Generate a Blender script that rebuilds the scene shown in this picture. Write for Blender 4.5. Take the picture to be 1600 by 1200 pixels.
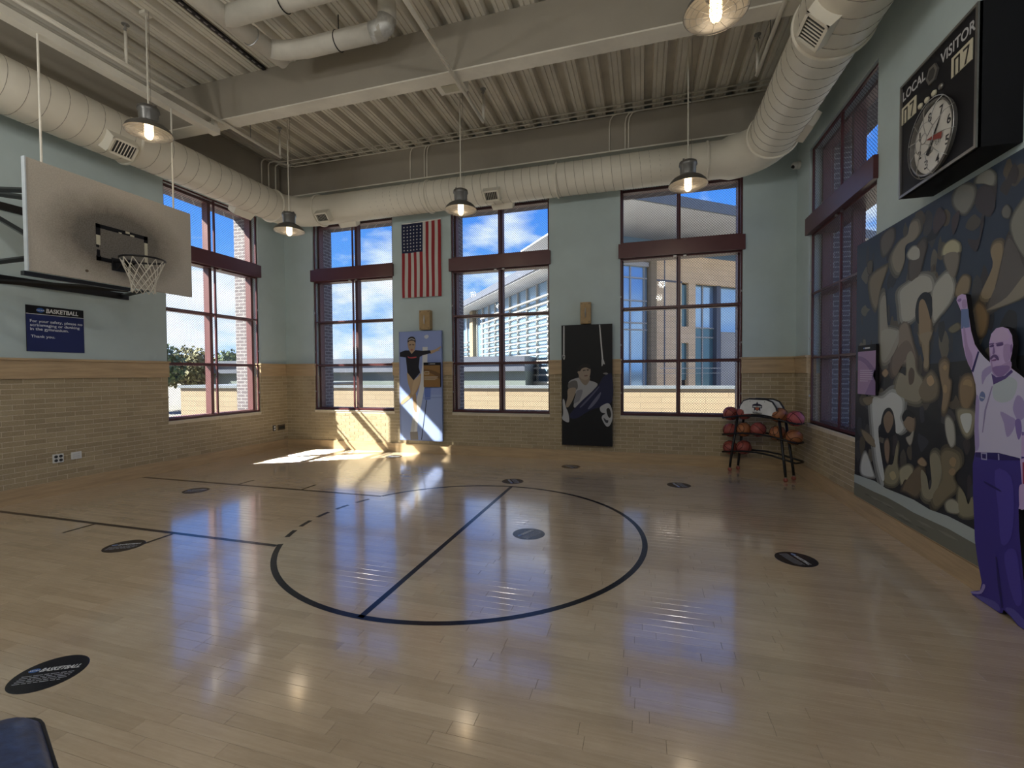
import bpy, bmesh, math, random
from mathutils import Vector, Matrix
random.seed(7)
PI = math.pi
scene = bpy.context.scene
col = scene.collection
for o in list(bpy.data.objects):
    bpy.data.objects.remove(o)

# ------------------------------------------------------------------ camera
FPX = 703.6
YAW, PITCH, ROLL, CAMH = .2843, -.0241, -.0068, 1.7
_F = Vector((-math.sin(YAW)*math.cos(PITCH), math.cos(YAW)*math.cos(PITCH), math.sin(PITCH)))
_R0 = Vector((math.cos(YAW), math.sin(YAW), 0)); _U0 = _R0.cross(_F)
_R = _R0*math.cos(ROLL) + _U0*math.sin(ROLL); _U = -_R0*math.sin(ROLL) + _U0*math.cos(ROLL)
CAM = Vector((0, 0, CAMH))
cd = bpy.data.cameras.new('camera'); cam = bpy.data.objects.new('camera', cd); col.objects.link(cam)
cd.sensor_width = 36; cd.lens = FPX/1600*36; cd.clip_start = .05; cd.clip_end = 500
m = Matrix((_R, _U, -_F)).transposed().to_4x4(); m.translation = CAM
cam.matrix_world = m
scene.camera = cam
def ray(u, v): return _F + (u-800)/FPX*_R + (600-v)/FPX*_U
def bp(u, v, ax, val):
    """photo pixel -> point on the axis-aligned plane ax = val"""
    d = ray(u, v); i = 'xyz'.index(ax)
    return CAM + d*((val-CAM[i])/d[i])

# ------------------------------------------------------------------ node helpers
def new_mat(name):
    mt = bpy.data.materials.new(name); mt.use_nodes = True
    nt = mt.node_tree; nt.nodes.clear()
    out = nt.nodes.new('ShaderNodeOutputMaterial')
    b = nt.nodes.new('ShaderNodeBsdfPrincipled'); nt.links.new(b.outputs[0], out.inputs[0])
    return mt, nt, b, out
def ramp(nt, fac, stops):
    r = nt.nodes.new('ShaderNodeValToRGB')
    while len(r.color_ramp.elements) < len(stops): r.color_ramp.elements.new(.5)
    for e, (p, c) in zip(r.color_ramp.elements, stops):
        e.position = p; e.color = (c[0], c[1], c[2], 1)
    nt.links.new(fac, r.inputs[0]); return r.outputs[0]
def noise(nt, vec, scale, detail=4, rough=.6):
    n = nt.nodes.new('ShaderNodeTexNoise'); n.inputs['Scale'].default_value = scale
    n.inputs['Detail'].default_value = detail; n.inputs['Roughness'].default_value = rough
    if vec: nt.links.new(vec, n.inputs['Vector'])
    return n
def mth(nt, op, a, b=None):
    n = nt.nodes.new('ShaderNodeMath'); n.operation = op
    for i, x in enumerate((a, b)):
        if x is None: continue
        if isinstance(x, (int, float)): n.inputs[i].default_value = x
        else: nt.links.new(x, n.inputs[i])
    return n.outputs[0]
def mixc(nt, fac, a, b, mode='MIX'):
    n = nt.nodes.new('ShaderNodeMix'); n.data_type = 'RGBA'; n.blend_type = mode
    for s, x in ((n.inputs[0], fac), (n.inputs[6], a), (n.inputs[7], b)):
        if isinstance(x, (int, float)): s.default_value = x
        elif isinstance(x, tuple): s.default_value = (x[0], x[1], x[2], 1)
        else: nt.links.new(x, s)
    return n.outputs[2]
def objco(nt): return nt.nodes.new('ShaderNodeTexCoord').outputs['Object']
def geopos(nt): return nt.nodes.new('ShaderNodeNewGeometry').outputs['Position']
def bump(nt, b, h, strength=.3, dist=.01):
    n = nt.nodes.new('ShaderNodeBump'); n.inputs['Strength'].default_value = strength
    n.inputs['Distance'].default_value = dist
    nt.links.new(h, n.inputs['Height']); nt.links.new(n.outputs[0], b.inputs['Normal'])

# ------------------------------------------------------------------ world: blue sky with cumulus
w = bpy.data.worlds.new('World'); scene.world = w; w.use_nodes = True
nt = w.node_tree; nt.nodes.clear()
wo = nt.nodes.new('ShaderNodeOutputWorld'); bg = nt.nodes.new('ShaderNodeBackground')
tc = nt.nodes.new('ShaderNodeTexCoord')
sep = nt.nodes.new('ShaderNodeSeparateXYZ'); nt.links.new(tc.outputs['Generated'], sep.inputs[0])
skyc = ramp(nt, sep.outputs[2], [(0, (.36, .60, .95)), (.10, (.17, .42, .92)), (.35, (.06, .24, .80)), (1, (.03, .13, .58))])
mp = nt.nodes.new('ShaderNodeMapping'); mp.inputs['Scale'].default_value = (1, 1, 2.4); mp.inputs['Location'].default_value = (.35, .1, .42)
nt.links.new(tc.outputs['Generated'], mp.inputs[0])
n1 = noise(nt, mp.outputs[0], 3.1, 9, .56)
lowband = ramp(nt, sep.outputs[2], [(0, (.13,)*3), (.16, (.08,)*3), (.34, (.01,)*3), (.45, (0,)*3)])
cl = mth(nt, 'ADD', n1.outputs[0], lowband)
clf = ramp(nt, cl, [(.53, (0, 0, 0)), (.66, (1, 1, 1))])
n2 = noise(nt, mp.outputs[0], 8, 6, .6)
clc = ramp(nt, n2.outputs[0], [(.3, (.62, .68, .8)), (.6, (.98, 1.0, 1.04))])
skymix = mixc(nt, mth(nt, 'MULTIPLY', clf, .9), skyc, clc)
gmask = ramp(nt, sep.outputs[2], [(.0, (0, 0, 0)), (.004, (1, 1, 1))])
skyfin = mixc(nt, gmask, (.22, .21, .18), skymix)
nt.links.new(skyfin, bg.inputs[0]); bg.inputs[1].default_value = .98
nt.links.new(bg.outputs[0], wo.inputs[0])

# ------------------------------------------------------------------ sun
sd = bpy.data.lights.new('sun', 'SUN'); sun = bpy.data.objects.new('sun', sd); col.objects.link(sun)
sd.energy = 20.0; sd.angle = math.radians(.6); sd.color = (1, .93, .80)
sun.rotation_euler = Vector((1.75, 1.0, -1.75)).to_track_quat('-Z', 'Y').to_euler()
sun.location = (-20, -10, 20)

# ------------------------------------------------------------------ exposure
vs = scene.view_settings
vs.view_transform = 'Standard'; vs.look = 'None'; vs.gamma = 1; vs.exposure = 0.82; vs.use_curve_mapping = False
LAMP_W = 19.0

# ------------------------------------------------------------------ materials
M = {}
def simple(name, c, rough=.5, metal=0, var=.12, scale=6, bmp=0, spec=.5, coat=0):
    mt, nt, b, out = new_mat(name)
    b.inputs['Roughness'].default_value = rough; b.inputs['Metallic'].default_value = metal
    b.inputs['Specular IOR Level'].default_value = spec
    if coat: b.inputs['Coat Weight'].default_value = coat
    p = geopos(nt); n = noise(nt, p, scale, 5)
    cc = ramp(nt, n.outputs[0], [(.25, tuple(x*(1-var) for x in c)), (.75, tuple(min(1, x*(1+var)) for x in c))])
    nt.links.new(cc, b.inputs['Base Color'])
    if bmp: bump(nt, b, noise(nt, p, scale*12, 3).outputs[0], bmp, .004)
    M[name] = mt; return mt
simple('plaster', (.48, .575, .59), .75, 0, .05, 2.5, .12)
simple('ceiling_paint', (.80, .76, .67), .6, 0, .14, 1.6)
simple('shaded_web', (.36, .325, .27), .55, 0, .07, 1.5)  # beam webs: shade on the upright faces put into the colour
simple('duct_paint', (.80, .76, .66), .45, 0, .06, 1.2)
simple('seam_dark', (.30, .265, .22), .6)
simple('mortar', (.66, .57, .43), .9, 0, .12, 30)
simple('maroon', (.085, .022, .026), .35, 0, .1, 4)
simple('maroon_light', (.125, .046, .048), .45, 0, .1, 4)
simple('screen_wire', (.055, .045, .045), .5, .2)
simple('black_metal', (.012, .012, .014), .35, .3)
simple('black_paint', (.008, .008, .011), .55, spec=.2)
simple('black_line', (.010, .010, .016), .2, 0, .3, 20, spec=.3)
simple('white_plastic', (.75, .75, .73), .4)
simple('dark_plastic', (.03, .03, .03), .4)
simple('brown_plate', (.16, .12, .08), .4, .5)
simple('steel', (.42, .42, .42), .35, .9)
simple('white_edge', (.62, .68, .74), .4)
simple('net_cord', (.62, .58, .50), .9)
simple('lamp_metal', (.19, .185, .18), .35, .6)
simple('lamp_inside', (.34, .33, .31), .3, .5)
simple('sill_stone', (.62, .57, .47), .6, 0, .1, 12)
simple('speaker_wood', (.36, .24, .11), .5, 0, .2, 14)
simple('board_black', (.010, .010, .013), .6, spec=.2)
simple('board_blue', (.20, .26, .50), .5)
simple('panel_white', (.72, .74, .76), .35)
simple('caster_red', (.30, .08, .06), .4)
simple('clock_face', (.62, .61, .58), .35)
simple('cream_panel', (.55, .52, .40), .5)
simple('coping', (.14, .155, .17), .5)
simple('slate_metal', (.09, .10, .13), .5, 0, .12, .8)
simple('green_metal', (.13, .155, .145), .55, 0, .1, .8)
simple('facade_white', (.36, .345, .32), .5, 0, .05, 1)
simple('soffit_grey', (.50, .50, .52), .7, 0, .1, .6)
simple('concrete', (.17, .16, .14), .9, 0, .15, .6)
simple('bark', (.12, .085, .06), .9, 0, .3, 6)
simple('pipe_wrap', (.66, .63, .56), .6, 0, .08, 5, .15)
simple('foil', (.6, .6, .58), .3, .4, .2, 30, .4)

def wood(name, c, axis, rough=.5, grain=.22):
    mt, nt, b, out = new_mat(name)
    p = geopos(nt); mpn = nt.nodes.new('ShaderNodeMapping'); nt.links.new(p, mpn.inputs[0])
    sc = [14, 14, 14]; sc['xyz'.index(axis)] = 1.2; mpn.inputs['Scale'].default_value = sc
    n = noise(nt, mpn.outputs[0], 1.6, 6, .65)
    cc = ramp(nt, n.outputs[0], [(.25, tuple(x*(1-grain) for x in c)), (.75, tuple(x*(1+grain) for x in c))])
    nt.links.new(cc, b.inputs['Base Color']); b.inputs['Roughness'].default_value = rough
    M[name] = mt; return mt
wood('trim_wood_x', (.48, .345, .20), 'x'); wood('trim_wood_y', (.48, .345, .20), 'y')

def brickmat():                                   # single bricks: each gets its own tint
    mt, nt, b, out = new_mat('brick_tan')
    oi = nt.nodes.new('ShaderNodeObjectInfo'); ge = nt.nodes.new('ShaderNodeNewGeometry')
    f = mth(nt, 'FRACT', mth(nt, 'ADD', oi.outputs['Random'], ge.outputs['Random Per Island']))
    base = ramp(nt, f, [(0, (.315, .245, .145)), (.5, (.375, .295, .18)), (1, (.44, .35, .215))])
    n = noise(nt, geopos(nt), 60, 4)
    cc = mixc(nt, .25, base, ramp(nt, n.outputs[0], [(.3, (.22, .17, .10)), (.7, (.60, .50, .34))]))
    nt.links.new(cc, b.inputs['Base Color']); b.inputs['Roughness'].default_value = .8
    bump(nt, b, n.outputs[0], .25, .004); M['brick_tan'] = mt
brickmat()

def extbrick(name, c1, c2, mort, bw, bh, ms=.012):
    mt, nt, b, out = new_mat(name)
    p = geopos(nt); s = nt.nodes.new('ShaderNodeSeparateXYZ'); nt.links.new(p, s.inputs[0])
    cmb = nt.nodes.new('ShaderNodeCombineXYZ')
    nt.links.new(mth(nt, 'ADD', s.outputs[0], s.outputs[1]), cmb.inputs[0]); nt.links.new(s.outputs[2], cmb.inputs[1])
    br = nt.nodes.new('ShaderNodeTexBrick'); nt.links.new(cmb.outputs[0], br.inputs[0])
    br.inputs['Color1'].default_value = (*c1, 1); br.inputs['Color2'].default_value = (*c2, 1); br.inputs['Mortar'].default_value = (*mort, 1)
    br.inputs['Scale'].default_value = 1; br.inputs['Mortar Size'].default_value = ms
    br.inputs['Brick Width'].default_value = bw; br.inputs['Row Height'].default_value = bh
    nt.links.new(br.outputs[0], b.inputs['Base Color']); b.inputs['Roughness'].default_value = .85
    bump(nt, b, br.outputs[1], -.4, .008); M[name] = mt
extbrick('ext_brick', (.10, .088, .10), (.14, .12, .135), (.30, .285, .29), .225, .075, .010)
extbrick('parapet_block', (.235, .18, .115), (.26, .20, .13), (.17, .13, .085), 1.9, .27, .012)
extbrick('facade_brick', (.66, .48, .30), (.72, .53, .34), (.50, .37, .24), 1.2, .34, .012)

def floormat():
    mt, nt, b, out = new_mat('maple')
    oi = nt.nodes.new('ShaderNodeObjectInfo'); ge = nt.nodes.new('ShaderNodeNewGeometry')
    f = mth(nt, 'FRACT', mth(nt, 'ADD', oi.outputs['Random'], ge.outputs['Random Per Island']))
    base = ramp(nt, f, [(0, (.44, .335, .215)), (.35, (.515, .395, .26)), (.7, (.55, .425, .285)), (1, (.595, .47, .32))])
    p = ge.outputs['Position']
    mpn = nt.nodes.new('ShaderNodeMapping'); nt.links.new(p, mpn.inputs[0]); mpn.inputs['Scale'].default_value = (2.2, 34, 1)
    g = noise(nt, mpn.outputs[0], 1.5, 7, .65)
    cc = mixc(nt, .30, base, ramp(nt, g.outputs[0], [(.3, (.33, .25, .165)), (.65, (.64, .53, .39))]))
    sc = noise(nt, p, 1.3, 6, .7)                   # scuffs
    cc = mixc(nt, .16, cc, ramp(nt, sc.outputs[0], [(.35, (.30, .25, .19)), (.6, (.66, .56, .43))]))
    nt.links.new(cc, b.inputs['Base Color'])
    nt.links.new(ramp(nt, sc.outputs[0], [(.3, (.17,)*3), (.7, (.24,)*3)]), b.inputs['Roughness'])
    b.inputs['Specular IOR Level'].default_value = .75
    b.inputs['Coat Weight'].default_value = 1.0; b.inputs['Coat Roughness'].default_value = .10; b.inputs['Coat IOR'].default_value = 1.68
    mp2 = nt.nodes.new('ShaderNodeMapping'); nt.links.new(p, mp2.inputs[0]); mp2.inputs['Scale'].default_value = (3, 12, 1)
    bump(nt, b, noise(nt, mp2.outputs[0], 2, 3).outputs[0], .06, .004)
    M['maple'] = mt
floormat()
simple('floor_gap', (.10, .07, .04), .6)

def attrmat(name='print_ink', rough=.5):
    mt, nt, b, out = new_mat(name)
    a = nt.nodes.new('ShaderNodeAttribute'); a.attribute_name = 'ink'
    nt.links.new(a.outputs['Color'], b.inputs['Base Color']); b.inputs['Roughness'].default_value = rough; b.inputs['Specular IOR Level'].default_value = .25
    M[name] = mt
attrmat(); attrmat('print_gloss', .3)

def glassmat(name, tint, gl):
    mt, nt, b, out = new_mat(name); nt.nodes.remove(b)
    t = nt.nodes.new('ShaderNodeBsdfTransparent'); t.inputs[0].default_value = (*tint, 1)
    g = nt.nodes.new('ShaderNodeBsdfGlossy'); g.inputs['Roughness'].default_value = .02
    mx = nt.nodes.new('ShaderNodeMixShader'); mx.inputs[0].default_value = gl
    nt.links.new(t.outputs[0], mx.inputs[1]); nt.links.new(g.outputs[0], mx.inputs[2]); nt.links.new(mx.outputs[0], out.inputs[0])
    M[name] = mt
glassmat('window_glass', (.94, .97, .98), .013)
def facadeglass():
    mt, nt, b, out = new_mat('facade_glass')
    b.inputs['Base Color'].default_value = (.05, .13, .20, 1); b.inputs['Roughness'].default_value = .06
    b.inputs['Metallic'].default_value = .55
    b.inputs['Base Color'].default_value = (.30, .45, .62, 1)
    M['facade_glass'] = mt
facadeglass()
mt, nt, b, out = new_mat('facade_glass_dark'); b.inputs['Base Color'].default_value = (.10, .20, .24, 1); b.inputs['Roughness'].default_value = .12; b.inputs['Metallic'].default_value = .3; M['facade_glass_dark'] = mt
def emit(name, c, s):
    mt, nt, b, out = new_mat(name); nt.nodes.remove(b)
    e = nt.nodes.new('ShaderNodeEmission'); e.inputs[0].default_value = (*c, 1); e.inputs[1].default_value = s
    nt.links.new(e.outputs[0], out.inputs[0]); M[name] = mt
emit('bulb_glow', (1, .70, .36), 4.5)
def leafmat(name, a, c):
    mt, nt, b, out = new_mat(name)
    ge = nt.nodes.new('ShaderNodeNewGeometry')
    nt.links.new(ramp(nt, ge.outputs['Random Per Island'], [(0, a), (1, c)]), b.inputs['Base Color']); b.inputs['Roughness'].default_value = .7
    M[name] = mt
leafmat('leaf_green', (.04, .075, .03), (.13, .17, .06)); leafmat('leaf_autumn', (.085, .08, .03), (.16, .15, .055))
def ballmat(name, c):
    mt, nt, b, out = new_mat(name)
    v = nt.nodes.new('ShaderNodeTexVoronoi'); v.inputs['Scale'].default_value = 140
    nt.links.new(objco(nt), v.inputs[0])
    n = noise(nt, objco(nt), 9, 4)
    nt.links.new(ramp(nt, n.outputs[0], [(.3, tuple(x*.8 for x in c)), (.7, c)]), b.inputs['Base Color'])
    b.inputs['Roughness'].default_value = .5; bump(nt, b, v.outputs[0], .3, .001); M[name] = mt
ballmat('ball_red', (.34, .075, .06)); ballmat('ball_orange', (.36, .13, .045)); ballmat('ball_pink', (.42, .085, .09))
def vinylmat():
    mt, nt, b, out = new_mat('blue_vinyl')
    n = noise(nt, geopos(nt), 22, 6, .65)
    nt.links.new(ramp(nt, n.outputs[0], [(.3, (.006, .011, .040)), (.7, (.028, .06, .17))]), b.inputs['Base Color'])
    b.inputs['Roughness'].default_value = .38; bump(nt, b, n.outputs[0], .25, .006); M['blue_vinyl'] = mt
vinylmat()
def boardmat():                                    # backboard: grimy where balls hit it
    mt, nt, b, out = new_mat('backboard_paint')
    p = geopos(nt); n = noise(nt, p, 5, 7, .7)
    s = nt.nodes.new('ShaderNodeSeparateXYZ'); nt.links.new(p, s.inputs[0])
    dy = mth(nt, 'DIVIDE', mth(nt, 'SUBTRACT', s.outputs[1], 4.22), .52)
    dz = mth(nt, 'DIVIDE', mth(nt, 'SUBTRACT', s.outputs[2], 3.43), .36)
    r2 = mth(nt, 'SQRT', mth(nt, 'ADD', mth(nt, 'MULTIPLY', dy, dy), mth(nt, 'MULTIPLY', dz, dz)))
    low = mth(nt, 'LESS_THAN', s.outputs[2], 3.0)
    q = mth(nt, 'ADD', r2, mth(nt, 'MULTIPLY', mth(nt, 'SUBTRACT', n.outputs[0], .5), .55))
    q = mth(nt, 'MULTIPLY', q, .5)
    g = ramp(nt, q, [(.28, (.10, .088, .075)), (.45, (.115, .10, .082)), (.62, (.32, .28, .23)), (.86, (.52, .47, .40))])
    sp = noise(nt, p, 70, 3)
    cc = mixc(nt, .14, g, ramp(nt, sp.outputs[0], [(.35, (.2, .17, .13)), (.65, (.8, .75, .66))]))
    nt.links.new(cc, b.inputs['Base Color']); b.inputs['Roughness'].default_value = .55
    M['backboard_paint'] = mt
boardmat()

# ------------------------------------------------------------------ mesh builder
class MB:
    def __init__(s): s.v = []; s.f = []; s.mi = []; s.cl = []
    def add(s, vs_, fs, mi=0, c=None):
        k = len(s.v); s.v += [tuple(p) for p in vs_]
        for f in fs: s.f.append([i+k for i in f]); s.mi.append(mi); s.cl.append(c)
        return s
    def box(s, a, b, mi=0, c=None):
        x0, x1 = sorted((a[0], b[0])); y0, y1 = sorted((a[1], b[1])); z0, z1 = sorted((a[2], b[2]))
        return s.add([(x0,y0,z0),(x1,y0,z0),(x1,y1,z0),(x0,y1,z0),(x0,y0,z1),(x1,y0,z1),(x1,y1,z1),(x0,y1,z1)],
              [(0,3,2,1),(4,5,6,7),(0,1,5,4),(1,2,6,5),(2,3,7,6),(3,0,4,7)], mi, c)
    def obox(s, c, ax, ay, az, hx, hy, hz, mi=0):
        c, ax, ay, az = map(Vector, (c, ax, ay, az)); pts = []
        for k in (-1, 1):
            for i, j in ((-1,-1),(1,-1),(1,1),(-1,1)): pts.append(c+ax*hx*i+ay*hy*j+az*hz*k)
        return s.add(pts, [(0,3,2,1),(4,5,6,7),(0,1,5,4),(1,2,6,5),(2,3,7,6),(3,0,4,7)], mi)
    def tube(s, pts, r, n=8, mi=0, closed=False, caps=True):
        pts = [Vector(p) for p in pts]; N = len(pts); rr = r if isinstance(r, (list, tuple)) else [r]*N
        rings = []; prev = None
        for i, p in enumerate(pts):
            if closed: t = pts[(i+1) % N]-pts[i-1]
            else: t = pts[min(i+1, N-1)]-pts[max(i-1, 0)]
            t.normalize()
            if prev is None:
                a = Vector((0, 0, 1)) if abs(t.z) < .9 else Vector((1, 0, 0))
                x = t.cross(a).normalized()
            else:
                x = (prev - t*prev.dot(t))
                x = x.normalized() if x.length > 1e-6 else t.orthogonal().normalized()
            prev = x; y = t.cross(x)
            rings.append([p+(x*math.cos(2*PI*k/n)+y*math.sin(2*PI*k/n))*rr[i] for k in range(n)])
        vs_ = [q for rg in rings for q in rg]; fs = []
        for i in range(N if closed else N-1):
            j = (i+1) % N
            for k in range(n): fs.append((i*n+k, i*n+(k+1) % n, j*n+(k+1) % n, j*n+k))
        if caps and not closed: fs += [tuple(range(n))[::-1], tuple((N-1)*n+k for k in range(n))]
        return s.add(vs_, fs, mi)
    def lathe(s, prof, c=(0,0,0), n=24, mi=0):
        vs_ = []; fs = []; m_ = len(prof)
        for k in range(n):
            a = 2*PI*k/n
            for r, z in prof: vs_.append((c[0]+r*math.cos(a), c[1]+r*math.sin(a), c[2]+z))
        for k in range(n):
            k2 = (k+1) % n
            for i in range(m_-1): fs.append((k*m_+i, k2*m_+i, k2*m_+i+1, k*m_+i+1))
        return s.add(vs_, fs, mi)
    def prism(s, poly, off, mi=0, c=None):
        """poly: list of 3D points; off: extrusion vector"""
        n = len(poly); off = Vector(off); a = [Vector(p) for p in poly]
        return s.add(a+[p+off for p in a], [tuple(range(n)), tuple(range(2*n-1, n-1, -1))]+[(i, i+n, (i+1) % n+n, (i+1) % n) for i in range(n)], mi, c)
    def build(s, name, mats, parent=None, smooth=False, world=True):
        me = bpy.data.meshes.new(name)
        off = parent_loc(parent) if (parent is not None and world) else Vector((0,0,0))
        me.from_pydata([(p[0]-off.x, p[1]-off.y, p[2]-off.z) for p in s.v], [], s.f)
        for mname in (mats if isinstance(mats, (list, tuple)) else [mats]): me.materials.append(M[mname])
        me.polygons.foreach_set('material_index', s.mi)
        if any(c is not None for c in s.cl):
            at = me.color_attributes.new('ink', 'FLOAT_COLOR', 'CORNER')
            for p, c in zip(me.polygons, s.cl):
                c = c or (.5, .5, .5)
                for li in p.loop_indices: at.data[li].color = (c[0], c[1], c[2], 1)
        if smooth: me.polygons.foreach_set('use_smooth', [True]*len(me.polygons))
        me.update()
        bm = bmesh.new(); bm.from_mesh(me)
        if len(bm.faces) < 60000: bmesh.ops.recalc_face_normals(bm, faces=bm.faces[:])
        bm.to_mesh(me); bm.free()
        o = bpy.data.objects.new(name, me); col.objects.link(o)
        if parent is not None: o.parent = parent
        return o
def parent_loc(p):
    v = Vector((0,0,0))
    while p is not None: v = v+p.location; p = p.parent
    return v
def tag(o, label=None, cat=None, group=None, kind=None):
    if label: o['label'] = label
    if cat: o['category'] = cat
    if group: o['group'] = group
    if kind: o['kind'] = kind
    return o
def thing(name, label, cat, loc=(0,0,0), group=None):
    o = bpy.data.objects.new(name, None); col.objects.link(o); o.location = loc; o.empty_display_size = .1
    return tag(o, label, cat, group)
def setting(name, loc=(0,0,0)):
    o = bpy.data.objects.new(name, None); col.objects.link(o); o.location = loc
    o['kind'] = 'structure'; return o
def copy_tree(o, parent=None):
    c = o.copy(); col.objects.link(c); c.parent = parent
    for ch in list(o.children): copy_tree(ch, c)
    return c
def bevel(o, wd=.01, seg=2):
    md = o.modifiers.new('bevel', 'BEVEL'); md.width = wd; md.segments = seg; md.limit_method = 'ANGLE'
    return o
def arc(c, r, a0, a1, n, plane='xy'):
    out = []
    for i in range(n+1):
        a = a0+(a1-a0)*i/n; p = Vector(c); p['xyz'.index(plane[0])] += r*math.cos(a); p['xyz'.index(plane[1])] += r*math.sin(a); out.append(p)
    return out
_fontcache = {}
def text2d(body, size=1.0, shear=0, bold=0, sx=1.0, align='LEFT'):
    """outline letters -> flat mesh (verts, faces) in the xy plane"""
    cu = bpy.data.curves.new('txt', 'FONT'); cu.body = body; cu.size = size; cu.shear = shear; cu.offset = bold; cu.align_x = align
    cu.resolution_u = 3; cu.fill_mode = 'FRONT'
    ob = bpy.data.objects.new('txt', cu); col.objects.link(ob)
    dg = bpy.context.evaluated_depsgraph_get(); ev = ob.evaluated_get(dg); me = ev.to_mesh()
    v = [(p.co.x*sx, p.co.y) for p in me.vertices]; f = [tuple(p.vertices) for p in me.polygons]
    ev.to_mesh_clear(); bpy.data.objects.remove(ob); bpy.data.curves.remove(cu)
    return v, f
def put_text(mb, body, org, ex, ey, width=None, height=None, c=(.8,.8,.8), **k):
    v, f = text2d(body, **k)
    if not v: return
    x0 = min(p[0] for p in v); x1 = max(p[0] for p in v); y0 = min(p[1] for p in v); y1 = max(p[1] for p in v)
    sx = width/(x1-x0) if width else None; sy = height/(y1-y0) if height else None
    sx = sx or sy; sy = sy or sx
    org, ex, ey = Vector(org), Vector(ex), Vector(ey)
    mb.add([org+ex*((p[0]-x0)*sx)+ey*((p[1]-y0)*sy) for p in v], f, 0, c)
def smooth_poly(pts, n=4):
    out = []; N = len(pts)
    for i in range(N):
        p0, p1, p2, p3 = (pts[(i+k-1) % N] for k in range(4))
        for j in range(n):
            t = j/n
            out.append(tuple(.5*((2*p1[a])+(-p0[a]+p2[a])*t+(2*p0[a]-5*p1[a]+4*p2[a]-p3[a])*t*t+(-p0[a]+3*p1[a]-3*p2[a]+p3[a])*t**3) for a in (0, 1)))
    return out

# ------------------------------------------------------------------ dimensions of the room (metres)
XL, XR, YB, YN = -8.07, 2.48, 8.70, -4.0
DECK = 6.42
ZS, ZT = .89, 5.14                # window sill and head
ZB0, ZB1 = 3.82, 4.08             # transom beam
MUN = (1.91, 2.90)
CAPB, CAPT, BASE = 1.67, 1.95, .20
TH, TIN = .66, .30

WIN = {'back': [(-7.29, -5.22), (-3.85, -1.77), (-.42, 1.66)], 'left': [(5.93, 7.94)], 'right': [(-3.55, -1.45), (-1.0, 1.08), (5.97, 8.10)]}  # first two right-wall windows are added out of view for cool fill light
def mapper(side):
    if side == 'back': return lambda a, d, z: Vector((a, YB+d, z))
    if side == 'left': return lambda a, d, z: Vector((XL-d, a, z))
    if side == 'right': return lambda a, d, z: Vector((XR+d, a, z))
def mbox(mb, mp_, a0, a1, d0, d1, z0, z1, mi=0):
    mb.box(mp_(a0, d0, z0), mp_(a1, d1, z1), mi)

# ------------------------------------------------------------------ floor
floor_o = MB().box((XL-.3, YN-.3, -.12), (XR+.3, YB+.3, -.004)).build('floor', 'floor_gap')
tag(floor_o, 'pale maple strip floor of the gymnasium', None, None, 'structure')
PW = .081
planks = []
row = 0; y = YN
while y < YB-.05:
    x = XL+.05-random.random()*.5
    while x < XR-.05:
        L = random.uniform(.38, 1.05)
        x0, x1 = max(x, XL), min(x+L, XR)
        if x1-x0 > .03: planks.append((x0, x1, y, min(y+PW, YB)))
        x += L
    y += PW
def plank_score(p):
    cx, cy = (p[0]+p[1])/2, (p[2]+p[3])/2
    d = Vector((cx, cy, -CAMH)); dep = d.dot(_F)
    if dep < .6: return 1e9
    uu = 800+FPX*d.dot(_R)/dep; vv = 600-FPX*d.dot(_U)/dep
    if uu < -60 or uu > 1660 or vv > 1230: return 1e9
    return dep*dep*dep/(p[1]-p[0])
planks.sort(key=plank_score)
def plank_into(mb, p):
    x0, x1, y0, y1 = p; g = .0006; c = .0009
    z0, z1 = -.006, 0
    mb.add([(x0+g,y0+g,z0),(x1-g,y0+g,z0),(x1-g,y1-g,z0),(x0+g,y1-g,z0),(x0+g,y0+g,z1-.0012),(x1-g,y0+g,z1-.0012),(x1-g,y1-g,z1-.0012),(x0+g,y1-g,z1-.0012),
            (x0+g+c,y0+g+c,z1),(x1-g-c,y0+g+c,z1),(x1-g-c,y1-g-c,z1),(x0+g+c,y1-g-c,z1)],
           [(8,9,10,11),(4,5,9,8),(5,6,10,9),(6,7,11,10),(7,4,8,11),(0,1,5,4),(1,2,6,5),(2,3,7,6),(3,0,4,7)])
for p in planks[:300]:
    mb = MB(); plank_into(mb, p); mb.build('plank', 'maple', floor_o)
mb = MB()
for p in planks[300:]: plank_into(mb, p)
tag(mb.build('plank_field', 'maple', floor_o), kind='stuff')

# court markings: flat paint on the boards, parts of the floor
def paint(name, quads):
    mb = MB()
    for q in quads: mb.add([(p[0], p[1], .0009) for p in q], [tuple(range(len(q)))])
    return mb.build(name, 'black_line', floor_o)
CX, CY, CR, LW = -1.86, 4.56, 1.90, .052
def ringseg(a0, a1, r0, r1, n):
    return [[(CX+r0*math.cos(a), CY+r0*math.sin(a)), (CX+r1*math.cos(a), CY+r1*math.sin(a)), (CX+r1*math.cos(b), CY+r1*math.sin(b)), (CX+r0*math.cos(b), CY+r0*math.sin(b))]
            for a, b in ((a0+(a1-a0)*i/n, a0+(a1-a0)*(i+1)/n) for i in range(n))]
ha = math.asin(.925/CR)
paint('free_throw_circle', ringseg(-PI+ha, PI-ha, CR-LW, CR, 110))
ndash = 9
for i in range(1, ndash, 2) if False else range(5):
    a = PI-ha+.16+i*(2*ha-.32)/4-.0
    paint('dash', ringseg(a-.055, a+.055, CR-LW, CR, 3))
paint('free_throw_line', [[(-1.925, CY-CR+.02), (-1.875, CY-CR+.02), (-1.875, CY+CR-.02), (-1.925, CY+CR-.02)]])
xa = CX-CR*math.cos(ha)
for yy in (3.60, 5.46):
    paint('lane_line', [[(XL+.03, yy-.026), (xa+.02, yy-.026), (xa+.02, yy+.026), (XL+.03, yy+.026)]])
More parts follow.
